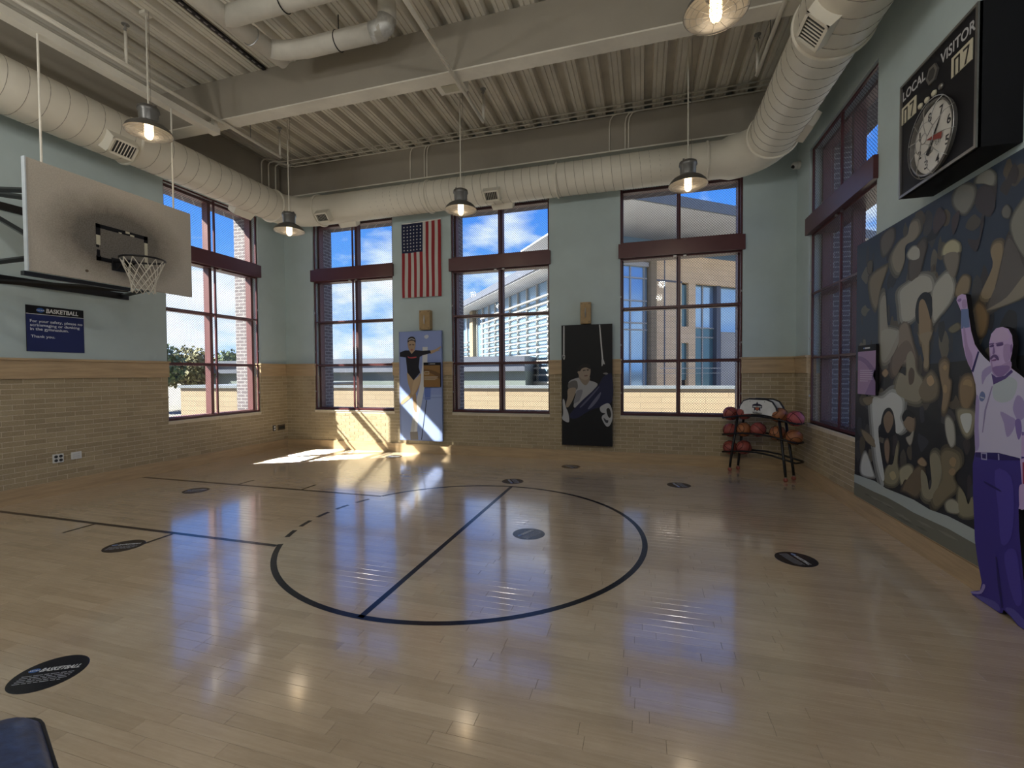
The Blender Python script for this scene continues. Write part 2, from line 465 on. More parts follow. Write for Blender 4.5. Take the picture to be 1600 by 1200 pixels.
for xx in (-6.05, -4.85):
    paint('lane_mark', [[(xx-.02, 3.28), (xx+.02, 3.28), (xx+.02, 3.575), (xx-.02, 3.575)]])
    paint('lane_mark', [[(xx-.02, 5.485), (xx+.02, 5.485), (xx+.02, 5.78), (xx-.02, 5.78)]])

# ------------------------------------------------------------------ walls
BW, BH, JT = .2285, .070, .0080
def brick_mesh(l):
    me = bpy.data.meshes.new('brick'); h = BH-JT; c = .0012; d = .0032
    v = []
    for dd, k in ((.004, 0), (-d+c, 0), (-d, c)):
        v += [(-l/2+k, dd, -h/2+k), (l/2-k, dd, -h/2+k), (l/2-k, dd, h/2-k), (-l/2+k, dd, h/2-k)]
    f = [(8,9,10,11)]
    for s in (0, 4): f += [(s+i, s+(i+1) % 4, s+4+(i+1) % 4, s+4+i) for i in range(4)]
    me.from_pydata(v, [], f); me.materials.append(M['brick_tan'])
    bm = bmesh.new(); bm.from_mesh(me); bmesh.ops.recalc_face_normals(bm, faces=bm.faces[:]); bm.to_mesh(me); bm.free()
    return me
FULL = brick_mesh(BW-JT)
def make_wall(side, name, A0, A1, near_a, label):
    mp_ = mapper(side); wins = WIN[side]
    mb = MB()
    edges = [A0]+[e for wv in wins for e in wv]+[A1]
    for i in range(0, len(edges), 2):
        a0, a1 = edges[i], edges[i+1]
        mbox(mb, mp_, a0, a1, 0, TIN, -.1, CAPB, 1); mbox(mb, mp_, a0, a1, 0, TIN, CAPB, 6.6, 0)
        mbox(mb, mp_, a0, a1, TIN, TH, -1, 6.6, 2)
    for a0, a1 in wins:
        mbox(mb, mp_, a0, a1, 0, TIN, -.1, ZS, 1); mbox(mb, mp_, a0, a1, TIN, TH, -1, ZS, 2)
        mbox(mb, mp_, a0, a1, 0, TIN, ZT, 6.6, 0); mbox(mb, mp_, a0, a1, TIN, TH, ZT, 6.6, 2)
    wl = mb.build(name, ['plaster', 'mortar', 'ext_brick'])
    tag(wl, label, None, None, 'structure')
    # bricks of the wainscot
    bl = []
    for r in range(21):
        z = BASE+(r+.5)*BH
        a = A0-(BW/2 if r % 2 else 0)
        while a < A1:
            segs = [(max(a, A0), min(a+BW, A1))]
            if z+BH/2 > ZS:
                out = []
                for s0, s1 in segs:
                    for w0, w1 in wins:
                        if s1 <= w0 or s0 >= w1: continue
                        out.append((s0, min(s1, w0))); s0 = max(s0, w1)
                    out.append((s0, s1))
                segs = out
            for s0, s1 in segs:
                if s1-s0 > .03: bl.append(((s0+s1)/2, s1-s0-JT, z))
            a += BW
    bl.sort(key=near_a)
    rest = MB()
    for i, (a, l, z) in enumerate(bl):
        if i < 300:
            me = FULL if abs(l-(BW-JT)) < 1e-4 else brick_mesh(l)
            o = bpy.data.objects.new('brick', me); col.objects.link(o); o.parent = wl
            o.location = mp_(a, 0, z); o.rotation_euler = (0, 0, {'back': 0, 'left': PI/2, 'right': -PI/2}[side])
        else:
            c = mp_(a, 0, z); rest.box(mp_(a-l/2, -.0032, z-(BH-JT)/2), mp_(a+l/2, .004, z+(BH-JT)/2))
    # header bricks lining the window reveals
    for w0, w1 in wins:
        for r in range(21):
            z = BASE+(r+.5)*BH
            if z-BH/2 < ZS: continue
            for e, s in ((w0, 1), (w1, -1)):
                rest.box(mp_(e-.003*s, .004, z-(BH-JT)/2), mp_(e+.008*s, .105, z+(BH-JT)/2))
    tag(rest.build('brick_field', 'brick_tan', wl), kind='stuff')
    return wl
def view_rank(side):
    mp_ = mapper(side)
    def f(b):
        p = mp_(b[0], 0, b[2])-CAM; dep = p.dot(_F)
        if dep < .5: return 1e9
        uu = 800+FPX*p.dot(_R)/dep
        if uu < -20 or uu > 1620: return 1e6+dep
        return dep
    return f
make_wall('left', 'wall_left', YN, YB+TH, view_rank('left'), 'sage painted wall with tan brick wainscot and one tall window behind the backboard')
make_wall('back', 'wall_back', XL, XR, view_rank('back'), 'sage painted wall with tan brick wainscot and three tall windows')
def rr(b):
    p = mapper('right')(b[0], 0, b[2])-CAM
    return p.dot(_F) if b[0] > 6.2 else 1e6+abs(b[0])
make_wall('right', 'wall_right', YN, YB+TH, rr, 'sage painted wall carrying the crowd mural and the scoreboard')
nw = MB().box((XL-TH, YN-.3, -.1), (XR+TH, YN, 6.6)).build('wall_near', 'plaster'); tag(nw, kind='structure')

# wainscot cap boards, baseboards
tn = [0]
def trim(side, a0, a1, nm):
    mp_ = mapper(side); mb = MB()
    mbox(mb, mp_, a0, a1, -.028, .0, CAPB, CAPT-.03)
    mbox(mb, mp_, a0-.004, a1+.004, -.048, .0, CAPT-.03, CAPT)
    tn[0] += 1
    o = mb.build('trim_%d' % tn[0], nm); tag(o, kind='structure')
    for e, s in ((a0, -1), (a1, 1)):                # returns into the reveals
        for wv in WIN[side]:
            if min(abs(e-wv[0]), abs(e-wv[1])) < .03:
                r = MB(); mbox(r, mp_, e, e+.034*s, -.028, .11, CAPB, CAPT-.03); mbox(r, mp_, e-.002*s, e+.046*s, -.048, .11, CAPT-.03, CAPT)
                r.build('cap_return', nm, o)
    return o
trim('left', YN, 5.91, 'trim_wood_y'); trim('left', 7.96, YB-.05, 'trim_wood_y')
trim('back', XL+.0, -7.31, 'trim_wood_x'); trim('back', -5.20, -3.87, 'trim_wood_x'); trim('back', -1.75, -.44, 'trim_wood_x'); trim('back', 1.68, XR, 'trim_wood_x')
trim('right', 8.12, YB-.05, 'trim_wood_y'); trim('right', YN, -3.57, 'trim_wood_y'); trim('right', -1.43, -1.02, 'trim_wood_y')
for side, a0, a1, nm in (('left', YN, YB-.03, 'trim_wood_y'), ('back', XL, XR, 'trim_wood_x'), ('right', YN, YB-.03, 'trim_wood_y')):
    mb = MB(); mp_ = mapper(side)
    mbox(mb, mp_, a0, a1, -.032, 0, 0, BASE-.012); mbox(mb, mp_, a0, a1, -.024, 0, BASE-.012, BASE)
    tag(mb.build('baseboard_'+side, nm), kind='structure')

# ------------------------------------------------------------------ windows
def make_window(n, side, a0, a1, label):
    mp_ = mapper(side); root = setting('window_%d' % n, mp_((a0+a1)/2, .1, ZS)); tag(root, label)
    def part(name, boxes, mat):
        mb = MB()
        for b_ in boxes: mbox(mb, mp_, *b_)
        return mb.build(name, mat, root)
    FW = .05; d0, d1 = .17, .31; am = (a0+a1)/2; mw = .033
    part('outer_frame', [(a0, a0+FW, d0, d1, ZS, ZT), (a1-FW, a1, d0, d1, ZS, ZT), (a0+FW, a1-FW, d0, d1, ZS, ZS+FW), (a0+FW, a1-FW, d0, d1, ZT-FW, ZT)], 'maroon_light')
    part('transom', [(a0-.03, a1+.03, -.05, -.002, ZB0, ZB1), (a0+.001, a1-.001, -.002, .36, ZB0, ZB1)], 'maroon')
    part('mullion', [(am-mw, am+mw, d0, d1, ZB1, ZT-FW)], 'maroon_light'); part('mullion', [(am-mw, am+mw, d0, d1, ZS+FW, ZB0)], 'maroon_light')
    cells = [(a0+FW, am-mw), (am+mw, a1-FW)]
    for zz in MUN:
        for c0, c1 in cells: part('muntin', [(c0, c1, d0, d1-.02, zz-.028, zz+.028)], 'maroon_light')
    zr = [(ZS+FW, MUN[0]-.028), (MUN[0]+.028, MUN[1]-.028), (MUN[1]+.028, ZB0), (ZB1, ZT-FW)]
    for z0, z1 in zr:
        for c0, c1 in cells: part('pane', [(c0, c1, .272, .279, z0, z1)], 'window_glass')
    # security screens: frame bars + woven diamond wire
    for z0, z1 in ((ZS+.004, ZB0), (ZB1, ZT)):
        fb = .028; e0, e1 = .035, .065
        bars = [(a0+.004, a0+.004+fb, e0, e1, z0, z1), (a1-.004-fb, a1-.004, e0, e1, z0, z1), (a0+.032, a1-.032, e0, e1, z0, z0+fb+.012), (a0+.032, a1-.032, e0, e1, z1-fb, z1), (am-.016, am+.016, e0, e1, z0+fb, z1-fb)]
        if z0 < 2:
            bars += [(a0+.032, a1-.032, e0+.004, e1-.004, zz-.014, zz+.014) for zz in MUN]
        sf = part('screen_frame', bars, 'maroon')
        mb = MB(); W = a1-a0; H = z1-z0; sp = .046; r = .0023
        for sgn in (1, -1):
            k = -H
            while k < W:
                # line a = k + t (sgn 1)  or a = W-k-t (sgn -1), z = t
                t0 = max(0, -k); t1 = min(H, W-k)
                if t1-t0 > .02:
                    f = (lambda t: mp_(a0+k+t, .05+.002*sgn, z0+t)) if sgn == 1 else (lambda t: mp_(a1-k-t, .05+.002*sgn, z0+t))
                    mb.tube([f(t0), f(t1)], r, 4, caps=False)
                k += sp
        tag(mb.build('wire_mesh', 'screen_wire', sf), kind='stuff')
        for aa in ((am-.10, am+.07) if True else ()):
            part('screen_clamp', [(aa, aa+.05, .012, .035, (z0 if z0 > 2 else z1-.02)-.005, (z0 if z0 > 2 else z1-.02)+.018)], 'steel')
    for zz in (1.3, 2.2, 3.1):
        part('screen_clip', [(a0-.0, a0+.02, .01, .035, zz, zz+.03)], 'steel'); part('screen_clip', [(a1-.02, a1, .01, .035, zz, zz+.03)], 'steel')
    part('window_sill', [(a0, a1, -.012, .13, ZS-.018, ZS)], 'sill_stone')
    part('outer_sill', [(a0, a1, .31, TH+.04, ZS-.05, ZS-.0)], 'sill_stone')
    return root
make_window(1, 'left', *WIN['left'][0], 'tall maroon window with wire screen in the left wall behind the backboard')
for i, wv in enumerate(WIN['back']):
    make_window(i+2, 'back', *wv, ['tall maroon screened window nearest the sunlit corner', 'tall maroon screened window showing the louvred glass building', 'tall maroon screened window above the ball rack'][i])
make_window(5, 'right', *WIN['right'][2], 'tall maroon screened window half hidden by the crowd mural')
make_window(6, 'right', *WIN['right'][1], 'added unseen screened window for daylight fill, beyond the near end of the mural')
make_window(7, 'right', *WIN['right'][0], 'added unseen screened window for daylight fill, nearest the entry wall')  # this window and the one before are invented to let in more sky light

# ------------------------------------------------------------------ ceiling deck, beams
mb = MB(); pitch = .335; x = XL-.62; prof = []
while x < XR+.62:
    prof += [(x, DECK+.13), (x+.115, DECK+.13), (x+.130, DECK), (x+.175, DECK), (x+.180, DECK+.016), (x+.188, DECK+.016), (x+.193, DECK), (x+.262, DECK), (x+.267, DECK+.016), (x+.275, DECK+.016), (x+.280, DECK), (x+.320, DECK), (x+.335, DECK+.13)]; x += pitch
v = []
for px, pz in prof: v += [(px, YN-.2, pz), (px, YB+.6, pz)]
mb.add(v, [(2*i, 2*i+2, 2*i+3, 2*i+1) for i in range(len(prof)-1)])
mb.box((XL-.66, YN-.3, 6.60), (XR+.66, YB+.66, 6.75))
tag(mb.build('ceiling', 'ceiling_paint'), 'cream painted corrugated metal roof deck', None, None, 'structure')
gd = MB().box((XL, 5.72, 5.795), (XR, 5.93, DECK)); gd.box((XL, 5.715, 5.775), (XR, 5.955, 5.795), 1)  # dark web, cream flange: bounce light from the floor painted in
o = gd.build('trim_girder', ['shaded_web', 'ceiling_paint']); o.name = 'trim_20'; tag(o, 'deep painted girder crossing under the roof deck', None, None, 'structure')
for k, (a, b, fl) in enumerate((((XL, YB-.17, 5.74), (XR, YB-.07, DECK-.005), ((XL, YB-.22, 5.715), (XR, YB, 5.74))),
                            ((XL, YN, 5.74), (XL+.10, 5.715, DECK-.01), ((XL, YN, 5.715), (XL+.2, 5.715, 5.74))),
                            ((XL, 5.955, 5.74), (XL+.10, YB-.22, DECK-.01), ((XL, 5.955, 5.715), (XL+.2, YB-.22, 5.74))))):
    mb = MB().box(a, b); mb.box(*fl, 1)  # same painted shade on the web and painted light on the flange
    tag(mb.build('trim_%d' % (21+k), ['shaded_web', 'ceiling_paint']), kind='structure')

# ------------------------------------------------------------------ air ducts
def helix(c0, axis, L, r, pitch_, other):
    pts = []; n = int(L/pitch_*22)
    for i in range(n+1):
        t = i/22*2*PI; p = Vector(c0); p['xyz'.index(axis)] += L*i/n
        p['xyz'.index(other)] += r*math.cos(t); p.z += r*math.sin(t); pts.append(p)
    return pts
ZD = 5.25
duct = thing('air_duct', 'large round cream spiral duct running under the ceiling along three walls', 'duct', (-3, 8.31, ZD))
path = []; rad = []
xl, yb, xr = -7.50, 8.31, 1.86
R1 = .55
def addp(p, r): path.append(Vector(p)); rad.append(r)
for yy in (YN+.1, 0, 2.5): addp((xl, yy, ZD), .335)
addp((xl, 4.98, ZD), .335); addp((xl, 5.02, ZD), .318); addp((xl, yb-R1, ZD), .318)
for p in arc((xl+R1, yb-R1, ZD), R1, PI, PI/2, 8)[1:]: addp(p, .315 if len(path) < 10 else .30)
addp((-4.2, yb, ZD), .292); addp((-1.5, yb, ZD), .285); addp((xr-.62, yb, ZD), .30)
for p in arc((xr-.62, yb-.62, ZD), .62, PI/2, 0, 8)[1:]: addp(p, .34)
addp((xr, 5.42, ZD), .345); addp((xr, 5.38, ZD), .375); addp((xr, 2, ZD), .375); addp((xr, YN+.1, ZD), .375)
mb = MB().tube(path, rad, 40); mb.build('duct_run', 'duct_paint', duct, smooth=True)
sm = MB()
sm.tube(helix((xl, 1.5, ZD), 'y', 3.45, .337, .2, 'x'), .003, 4, caps=False)
sm.tube(helix((xl, 5.05, ZD), 'y', 2.6, .320, .21, 'x'), .003, 4, caps=False)
sm.tube(helix((-6.7, yb, ZD), 'x', 7.8, .294, .16, 'y'), .0026, 4, caps=False)
sm.tube(helix((xr, 5.45, ZD), 'y', 2.2, .347, .19, 'x'), .0026, 4, caps=False)
sm.tube(helix((xr, 1.5, ZD), 'y', 3.85, .377, .2, 'x'), .004, 4, caps=False)
tag(sm.build('spiral_seam', 'seam_dark', duct), kind='stuff')
def collar(c, axis, r):
    oth = 'xz' if axis == 'y' else 'yz'
    mb = MB(); cc = Vector(c)
    rg = arc(cc, r, 0, 2*PI, 40, oth)[:-1]; mb.tube(rg, .022, 8, closed=True); mb.build('collar', 'duct_paint', duct, smooth=True)
collar((xl, 5.0, ZD), 'y', .338); collar((xl, yb-R1, ZD), 'y', .325)
for xx, r in ((-6.72, .315), (-4.12, .30), (-1.52, .292), (1.02, .298)): collar((xx, yb, ZD), 'x', r)
collar((xr, 5.40, ZD), 'y', .372); collar((xr, 7.66, ZD), 'y', .35)
def vent(c, along, outv, size=(.16, .11), grille=True):
    """box take-off with a grille: c = centre of the mouth, outv = blowing direction"""
    ou = Vector(outv).normalized(); al = Vector(along); up = ou.cross(al).normalized(); c = Vector(c)
    hx, hy = size; mb = MB(); q0 = []; q1 = []
    for i, j in ((-1,-1),(1,-1),(1,1),(-1,1)):
        q1.append(c+al*hx*i+up*hy*j); q0.append(c-ou*.26+al*hx*1.25*i+up*hy*1.25*j)
    mb.add(q0+q1, [(0,3,2,1)]+[(i, (i+1) % 4, (i+1) % 4+4, i+4) for i in range(4)])
    for i in range(4):                              # rim
        a, b_ = q1[i], q1[(i+1) % 4]; n_ = (c-(a+b_)/2).normalized()
        mb.add([a, b_, b_+n_*.03, a+n_*.03, a+ou*.012, b_+ou*.012, b_+n_*.03+ou*.012, a+n_*.03+ou*.012], [(0,1,2,3),(4,7,6,5),(0,4,5,1),(1,5,6,2),(2,6,7,3),(3,7,4,0)])
    vo = mb.build('vent', 'duct_paint', duct)
    MB().obox(c-ou*.02, al, up, ou, hx-.028, hy-.028, .004).build('vent_throat', 'dark_plastic', vo)
    for k in range(7):
        s = (k-3)/3.5*(hx-.03)
        MB().obox(c+al*s-ou*.006, (al+ou*.6).normalized(), up, ou, .0045, hy-.03, .002).build('slat', 'duct_paint' if k % 1 == 0 else 'steel', vo)
d45 = (.75, 0, -.66)
vent((xl+.335, 4.72, ZD-.30), (0, 1, 0), d45, (.17, .12))
vent((xl-.20, 7.15, ZD-.36), (0, 1, 0), (-.6, 0, -.8), (.2, .09))
vent((-6.45, yb-.30, ZD-.27), (1, 0, 0), (0, -.75, -.66), (.15, .10))
vent((-2.72, yb-.29, ZD-.25), (1, 0, 0), (0, -.75, -.66), (.15, .10))
vent((-6.1, yb+.16, ZD-.33), (1, 0, 0), (0, .55, -.83), (.2, .08))
vent((-2.62, yb+.16, ZD-.32), (1, 0, 0), (0, .55, -.83), (.2, .08))
vent((xr-.32, 5.00, ZD-.32), (0, 1, 0), (-.72, 0, -.69), (.17, .13))
vent((xr+.36, 7.20, ZD-.20), (0, 1, 0), (.86, 0, -.5), (.22, .10))

# ------------------------------------------------------------------ pipes, conduits, sprinklers under the deck
def pipe_thing(name, label, cat, pts, r, mat, group=None, n=12):
    t = thing(name, label, cat, pts[0], group)
    MB().tube(pts, r, n).build('pipe', mat, t, smooth=True); return t
def sprinkler(t, x, y, z0, z1):
    MB().tube([(x, y, z0), (x, y, z1)], .018, 10).build('riser', 'ceiling_paint', t, smooth=True)
    h = MB().tube([(x, y, z1), (x, y, z1+.05)], .011, 8)
    h.tube([(x-.03, y, z1+.03), (x, y, z1+.085), (x+.03, y, z1+.03)], .006, 6)
    h.lathe([(0, .085), (.045, .085), (.045, .092), (0, .094)], (x, y, z1), 14)
    h.build('sprinkler_head', 'steel', t)
ZP = 5.735
for xx, hy, lb in ((-6.46, (4.32, 6.90), 'cream sprinkler pipe above the backboard side of the room'), (-2.47, (6.92,), 'cream sprinkler pipe passing under the middle of the girder'), (1.48, (6.90,), 'cream sprinkler pipe beside the right hand duct')):
    t = pipe_thing('sprinkler_pipe', lb, 'pipe', [(xx, 1.0, ZP), (xx, 6.92, ZP)], .026, 'ceiling_paint', 'sprinkler pipes under the roof deck')
    for yy in hy: sprinkler(t, xx, yy, ZP+.02, 6.17)
    for yy in (2.0, 6.25): MB().tube([(xx, yy, ZP), (xx, yy, DECK+.02)], .006, 6).build('hanger_rod', 'steel', t)
# channel that carries the backboard rods
t = thing('steel_channel', 'cream steel channel above the backboard ending at the girder', 'beam', (-6.60, 4, 5.62))
mb = MB(); mb.box((-6.67, 1.0, 5.56), (-6.53, 5.73, 5.575)); mb.box((-6.67, 1.0, 5.575), (-6.655, 5.73, 5.655)); mb.box((-6.545, 1.0, 5.575), (-6.53, 5.73, 5.655))
mb.build('channel', 'ceiling_paint', t)
MB().box((-6.63, 5.66, 5.575), (-6.57, 5.72, 5.80)).build('bracket', 'ceiling_paint', t)
MB().tube([(-6.60, 1.6, 5.57), (-6.60, 1.6, DECK+.02)], .012, 8).build('hanger_rod', 'steel', t)
# insulated drain pipes
t = thing('insulated_pipe', 'thick white wrapped drain pipe with elbows in front of the girder', 'pipe', (-4.6, 5.0, 6.08))
zp = 6.08; pr = .115
MB().tube([(-5.15, 2.6, zp), (-4.80, 5.24, zp)], pr, 20).build('main_run', 'pipe_wrap', t, smooth=True)
MB().tube([(-4.92, 4.42, zp), (-3.2, 4.44, zp), (-1.9, 4.46, zp)], pr, 20).build('branch_run', 'pipe_wrap', t, smooth=True)
MB().tube([(-4.83, 5.02, zp), (-4.62, 5.10, zp), (-4.35, 5.14, zp), (-3.18, 5.16, zp)], pr, 20).build('cross_run', 'pipe_wrap', t, smooth=True)
MB().tube([(-3.34, 5.16, zp), (-3.24, 5.16, zp+.01), (-3.16, 5.16, zp+.05), (-3.13, 5.16, zp+.14)], [pr*1.06]*4, 20).build('elbow', 'foil', t, smooth=True)
MB().tube([(-3.13, 5.16, zp+.12), (-3.13, 5.16, 6.50)], pr, 20).build('riser', 'pipe_wrap', t, smooth=True)
for c_, ax in (((-4.87, 4.75, zp), 'y'), ((-3.85, 5.155, zp), 'x'), ((-4.05, 4.43, zp), 'x')):
    mb = MB(); mb.tube(arc(c_, pr+.004, 0, 2*PI, 24, 'xz' if ax == 'y' else 'yz')[:-1], .008, 6, closed=True)
    mb.tube([(c_[0], c_[1], c_[2]+pr), (c_[0], c_[1], DECK+.02)], .007, 6); mb.build('hanger_strap', 'black_metal' if ax == 'x' else 'steel', t)
# conduits on the back beam
cg = 'electrical conduits by the back beam'
for k, (yy, zz, lb) in enumerate(((8.22, 6.385, 'thin cream conduit along the roof deck farthest from the back beam'), (8.34, 6.375, 'thin cream conduit between two others below the deck edge'), (8.46, 6.365, 'thin cream conduit along the roof deck closest to the back beam'))):
    x0 = XL+.16+.07*k
    pts = [(x0, yy-.3-0*k, 5.62), (x0, yy-.3, 6.25)]+[tuple(Vector((x0+.12, yy-.18, zz))+Vector((-.12*math.cos(a), -.12*math.cos(a), 0))+Vector((0, 0, -.12+.12*math.sin(a)))) for a in (.4, .8, 1.2)]+[(x0+.25, yy, zz), (XR-.2, yy, zz)]
    pipe_thing('conduit', lb, 'conduit', pts, .013, 'ceiling_paint', cg, 8)
for xx, lb in ((-4.66, 'short conduit dropping to the duct left of the flag'), (-4.34, 'left one of a conduit pair dropping above the flag'), (-4.28, 'right one of a conduit pair dropping above the flag'), (-.60, 'short conduit dropping to the duct above the ring gymnast poster'), (-.32, 'left one of a conduit pair dropping beside the last window'), (-.26, 'right one of a conduit pair dropping beside the last window')):
    pipe_thing('conduit', lb, 'conduit', [(xx, YB-.185, 5.745), (xx, YB-.185, 6.2), (xx+.02, YB-.20, 6.30), (xx+.07, YB-.23, 6.355), (xx+.15, YB-.25, 6.362)], .012, 'ceiling_paint', 'drop conduits on the back beam', 8)
t = thing('detector_box', 'square cream box with grille fixed behind the girder', 'box', (-2.66, 6.07, 5.76))
MB().box((-2.86, 5.96, 5.80), (-2.44, 6.20, 5.98)).build('body', 'ceiling_paint', t)
MB().box((-2.78, 5.99, 5.794), (-2.56, 6.15, 5.80)).build('grille', 'cream_panel', t)
t = thing('slotted_track', 'dark slotted steel track under the deck near the wrapped pipe', 'track', (-5.6, 4.5, 6.39))
mb = MB().box((-5.63, 3.0, 6.385), (-5.57, 5.70, 6.415)); mb.build('rail', 'black_metal', t)
for k in range(24): MB().box((-5.61, 3.05+k*.11, 6.383), (-5.59, 3.11+k*.11, 6.386)).build('slot', 'steel', t)

# ------------------------------------------------------------------ pendant lamps
def lamp_proto():
    t = thing('pendant_lamp', '', 'lamp', (0, 0, 0))
    b = lambda mb, nm, mt_, s=True: mb.build(nm, mt_, t, smooth=s, world=False)
    hs = MB().lathe([(0, .315), (.08, .315), (.118, .295), (.124, .25), (.11, .235), (.105, .12), (.095, .10), (0, .10)], n=28); b(hs, 'housing', 'lamp_metal')
    for a in (.6, 3.7):
        MB().box((.075*math.cos(a)-.012, .075*math.sin(a)-.012, .3), (.075*math.cos(a)+.012, .075*math.sin(a)+.012, .335)).build('lug', 'lamp_metal', t, world=False)
    sh = MB().lathe([(.095, .112), (.13, .10), (.20, .062), (.245, .018), (.262, -.028), (.266, -.028)], n=36); so = b(sh, 'shade', 'lamp_metal')
    si = MB().lathe([(.085, .10), (.125, .09), (.196, .052), (.240, .010), (.257, -.028), (.266, -.028)], n=36); si.build('reflector', 'lamp_inside', so, smooth=True, world=False)
    bl = MB().lathe([(0, .095), (.048, .095), (.05, -.05), (.044, -.085), (.025, -.108), (0, -.115)], n=20); b(bl, 'bulb_glass', 'bulb_glow')
    cg_ = MB()
    for k in range(4):
        a = k*PI/4
        cg_.tube([(.056*math.cos(a), .056*math.sin(a), .045), (.056*math.cos(a), .056*math.sin(a), -.06), (.03*math.cos(a), .03*math.sin(a), -.115), (0, 0, -.124), (-.03*math.cos(a), -.03*math.sin(a), -.115), (-.056*math.cos(a), -.056*math.sin(a), -.06), (-.056*math.cos(a), -.056*math.sin(a), .045)], .0022, 4)
    for z in (.0, -.04, -.075): cg_.tube(arc((0, 0, z), .056 if z > -.07 else .05, 0, 2*PI, 16)[:-1], .0022, 4, closed=True)
    b(cg_, 'cage', 'lamp_metal')
    gw = MB()
    for r in (.11, .16, .21, .25): gw.tube(arc((0, 0, -.045-.02*(1-r/.25)), r, 0, 2*PI, 28)[:-1], .0018, 4, closed=True)
    for k in range(12):
        a = 2*PI*k/12; gw.tube([(.06*math.cos(a), .06*math.sin(a), -.06), (.16*math.cos(a), .16*math.sin(a), -.053), (.262*math.cos(a), .262*math.sin(a), -.03)], .0018, 4)
    b(gw, 'wire_guard', 'steel')
    return t
lp = lamp_proto()
lamps = [((-6.22, 4.41, 4.905), 'caged pendant lamp hanging in front of the duct, leftmost of all'), ((-6.30, 6.92, 4.385), 'caged pendant lamp in front of the sunlit room corner'),
         ((-2.93, 7.05, 4.455), 'caged pendant lamp hanging just right of the flag'), ((.605, 6.90, 4.375), 'caged pendant lamp in front of the window over the ball rack'),
         ((.595, 4.28, 4.815), 'caged pendant lamp cut by the top edge of the picture'), ((-6.2, 1.9, 4.9), 'added caged pendant fill lamp behind the viewer on the left'),
         ((.6, 1.7, 4.9), 'added caged pendant fill lamp behind the viewer on the right'), ((-2.8, 1.6, 4.9), 'added caged pendant fill lamp above the viewer'),
         ((-6.2, -1.2, 4.9), 'added caged pendant fill lamp near the entry wall on the left'), ((-2.8, -1.2, 4.9), 'added caged pendant fill lamp near the middle of the entry wall'), ((.6, -1.2, 4.9), 'added caged pendant fill lamp near the entry wall on the right')]  # last six lamps are added out of view to brighten the room
for i, (loc, lb) in enumerate(lamps):
    t = lp if i == 0 else copy_tree(lp)
    t.location = loc; t['label'] = lb; t['group'] = 'caged pendant lamps'
for i, (loc, lb) in enumerate(lamps):
    t = [o for o in bpy.data.objects if o.name.startswith('pendant_lamp') and o.get('label') == lb][0]
    top = DECK-loc[2]+.005
    MB().tube([(0, 0, .3), (0, 0, top)], .010, 8).build('rod', 'ceiling_paint', t, world=False)
    MB().tube([(.04, 0, .3), (.045, 0, .6), (.05, 0, top)], .003, 5).build('safety_cord', 'seam_dark', t, world=False)
    MB().box((-.05, -.05, top-.04), (.05, .05, top)).build('ceiling_box', 'ceiling_paint', t, world=False)
    ld = bpy.data.lights.new('lamp_light', 'POINT'); lo = bpy.data.objects.new('lamp_light', ld); col.objects.link(lo); lo.parent = t
    lo.location = (0, 0, -.20); ld.energy = LAMP_W*(.09 if i < 5 else (1.15 if i < 8 else 2.0)); ld.color = (1, .96, .90) if i >= 5 else (1, .80, .58); ld.shadow_soft_size = .16 if i < 5 else .12  # added lamps carry most of the power, visible ones stay dim

# ------------------------------------------------------------------ basketball hoop
XB = -6.50
t = thing('basketball_hoop', 'grimy wooden backboard with black rim and white net on wall brackets', 'basketball hoop', (XB, 4.24, 3.4))
y0, y1, z0, z1 = 3.30, 5.17, 2.87, 4.11
bb = MB().box((XB-.035, y0, z0), (XB, y1, z1)).build('backboard', 'backboard_paint', t)
MB().box((XB-.05, y0-.012, z0-.005), (XB+.004, y0, z1+.005)).build('edge_trim', 'white_edge', bb)
sy0, sy1, sz0, sz1, sw = 3.945, 4.555, 3.135, 3.59, .05
def chip(mb, y0_, y1_, z0_, z1_):
    mb.box((XB, y0_, z0_), (XB+.002, y1_, z1_))
mb = MB(); chip(mb, sy0, sy1, sz1-sw, sz1); chip(mb, sy0, sy1-.25, sz0, sz0+sw); chip(mb, sy0, sy0+sw, 3.45, sz1); chip(mb, sy0, sy0+sw, sz0, 3.2); chip(mb, sy0+.006, sy0+sw-.01, 3.2, 3.27); chip(mb, sy0, sy0+sw-.018, 3.30, 3.33); chip(mb, sy1-sw, sy1, 3.50, sz1)
mb.build('shooter_square', 'black_paint', bb)
mb = MB()
for (a, b_, c_, d_) in ((sy0+.004, sy0+sw-.004, 3.33, 3.45), (sy1-sw+.006, sy1-.006, 3.16, 3.50), (4.28, 4.33, sz1-.028, sz1-.002), (4.20, 4.235, sz1-.05, sz1-.036), (4.335, 4.385, sz1-.052, sz1-.03)):
    mb.box((XB, a, c_), (XB+.0024, b_, d_))
mb.build('worn_paint', 'cream_panel', bb)
mb = MB().lathe([(0, .006), (.016, .006), (.018, 0)], n=10)
for yy, zz in ((3.84, 2.98), (4.62, 2.98)):
    q = MB().tube([(XB-.002, yy, zz), (XB+.008, yy, zz)], .016, 10); q.build('bolt', 'brown_plate', bb)
RZ, RX, RY, RR = 3.175, XB+.385, 4.22, .2285
rim = MB().tube(arc((RX, RY, RZ), RR, 0, 2*PI, 36)[:-1], .0125, 8, closed=True)
rim.build('rim', 'black_metal', t, smooth=True)
mp2 = MB().box((XB, RY-.11, RZ-.13), (XB+.012, RY+.11, RZ+.03)); mp2.box((XB+.012, RY-.085, RZ-.02), (RX-RR+.035, RY+.085, RZ+.006))
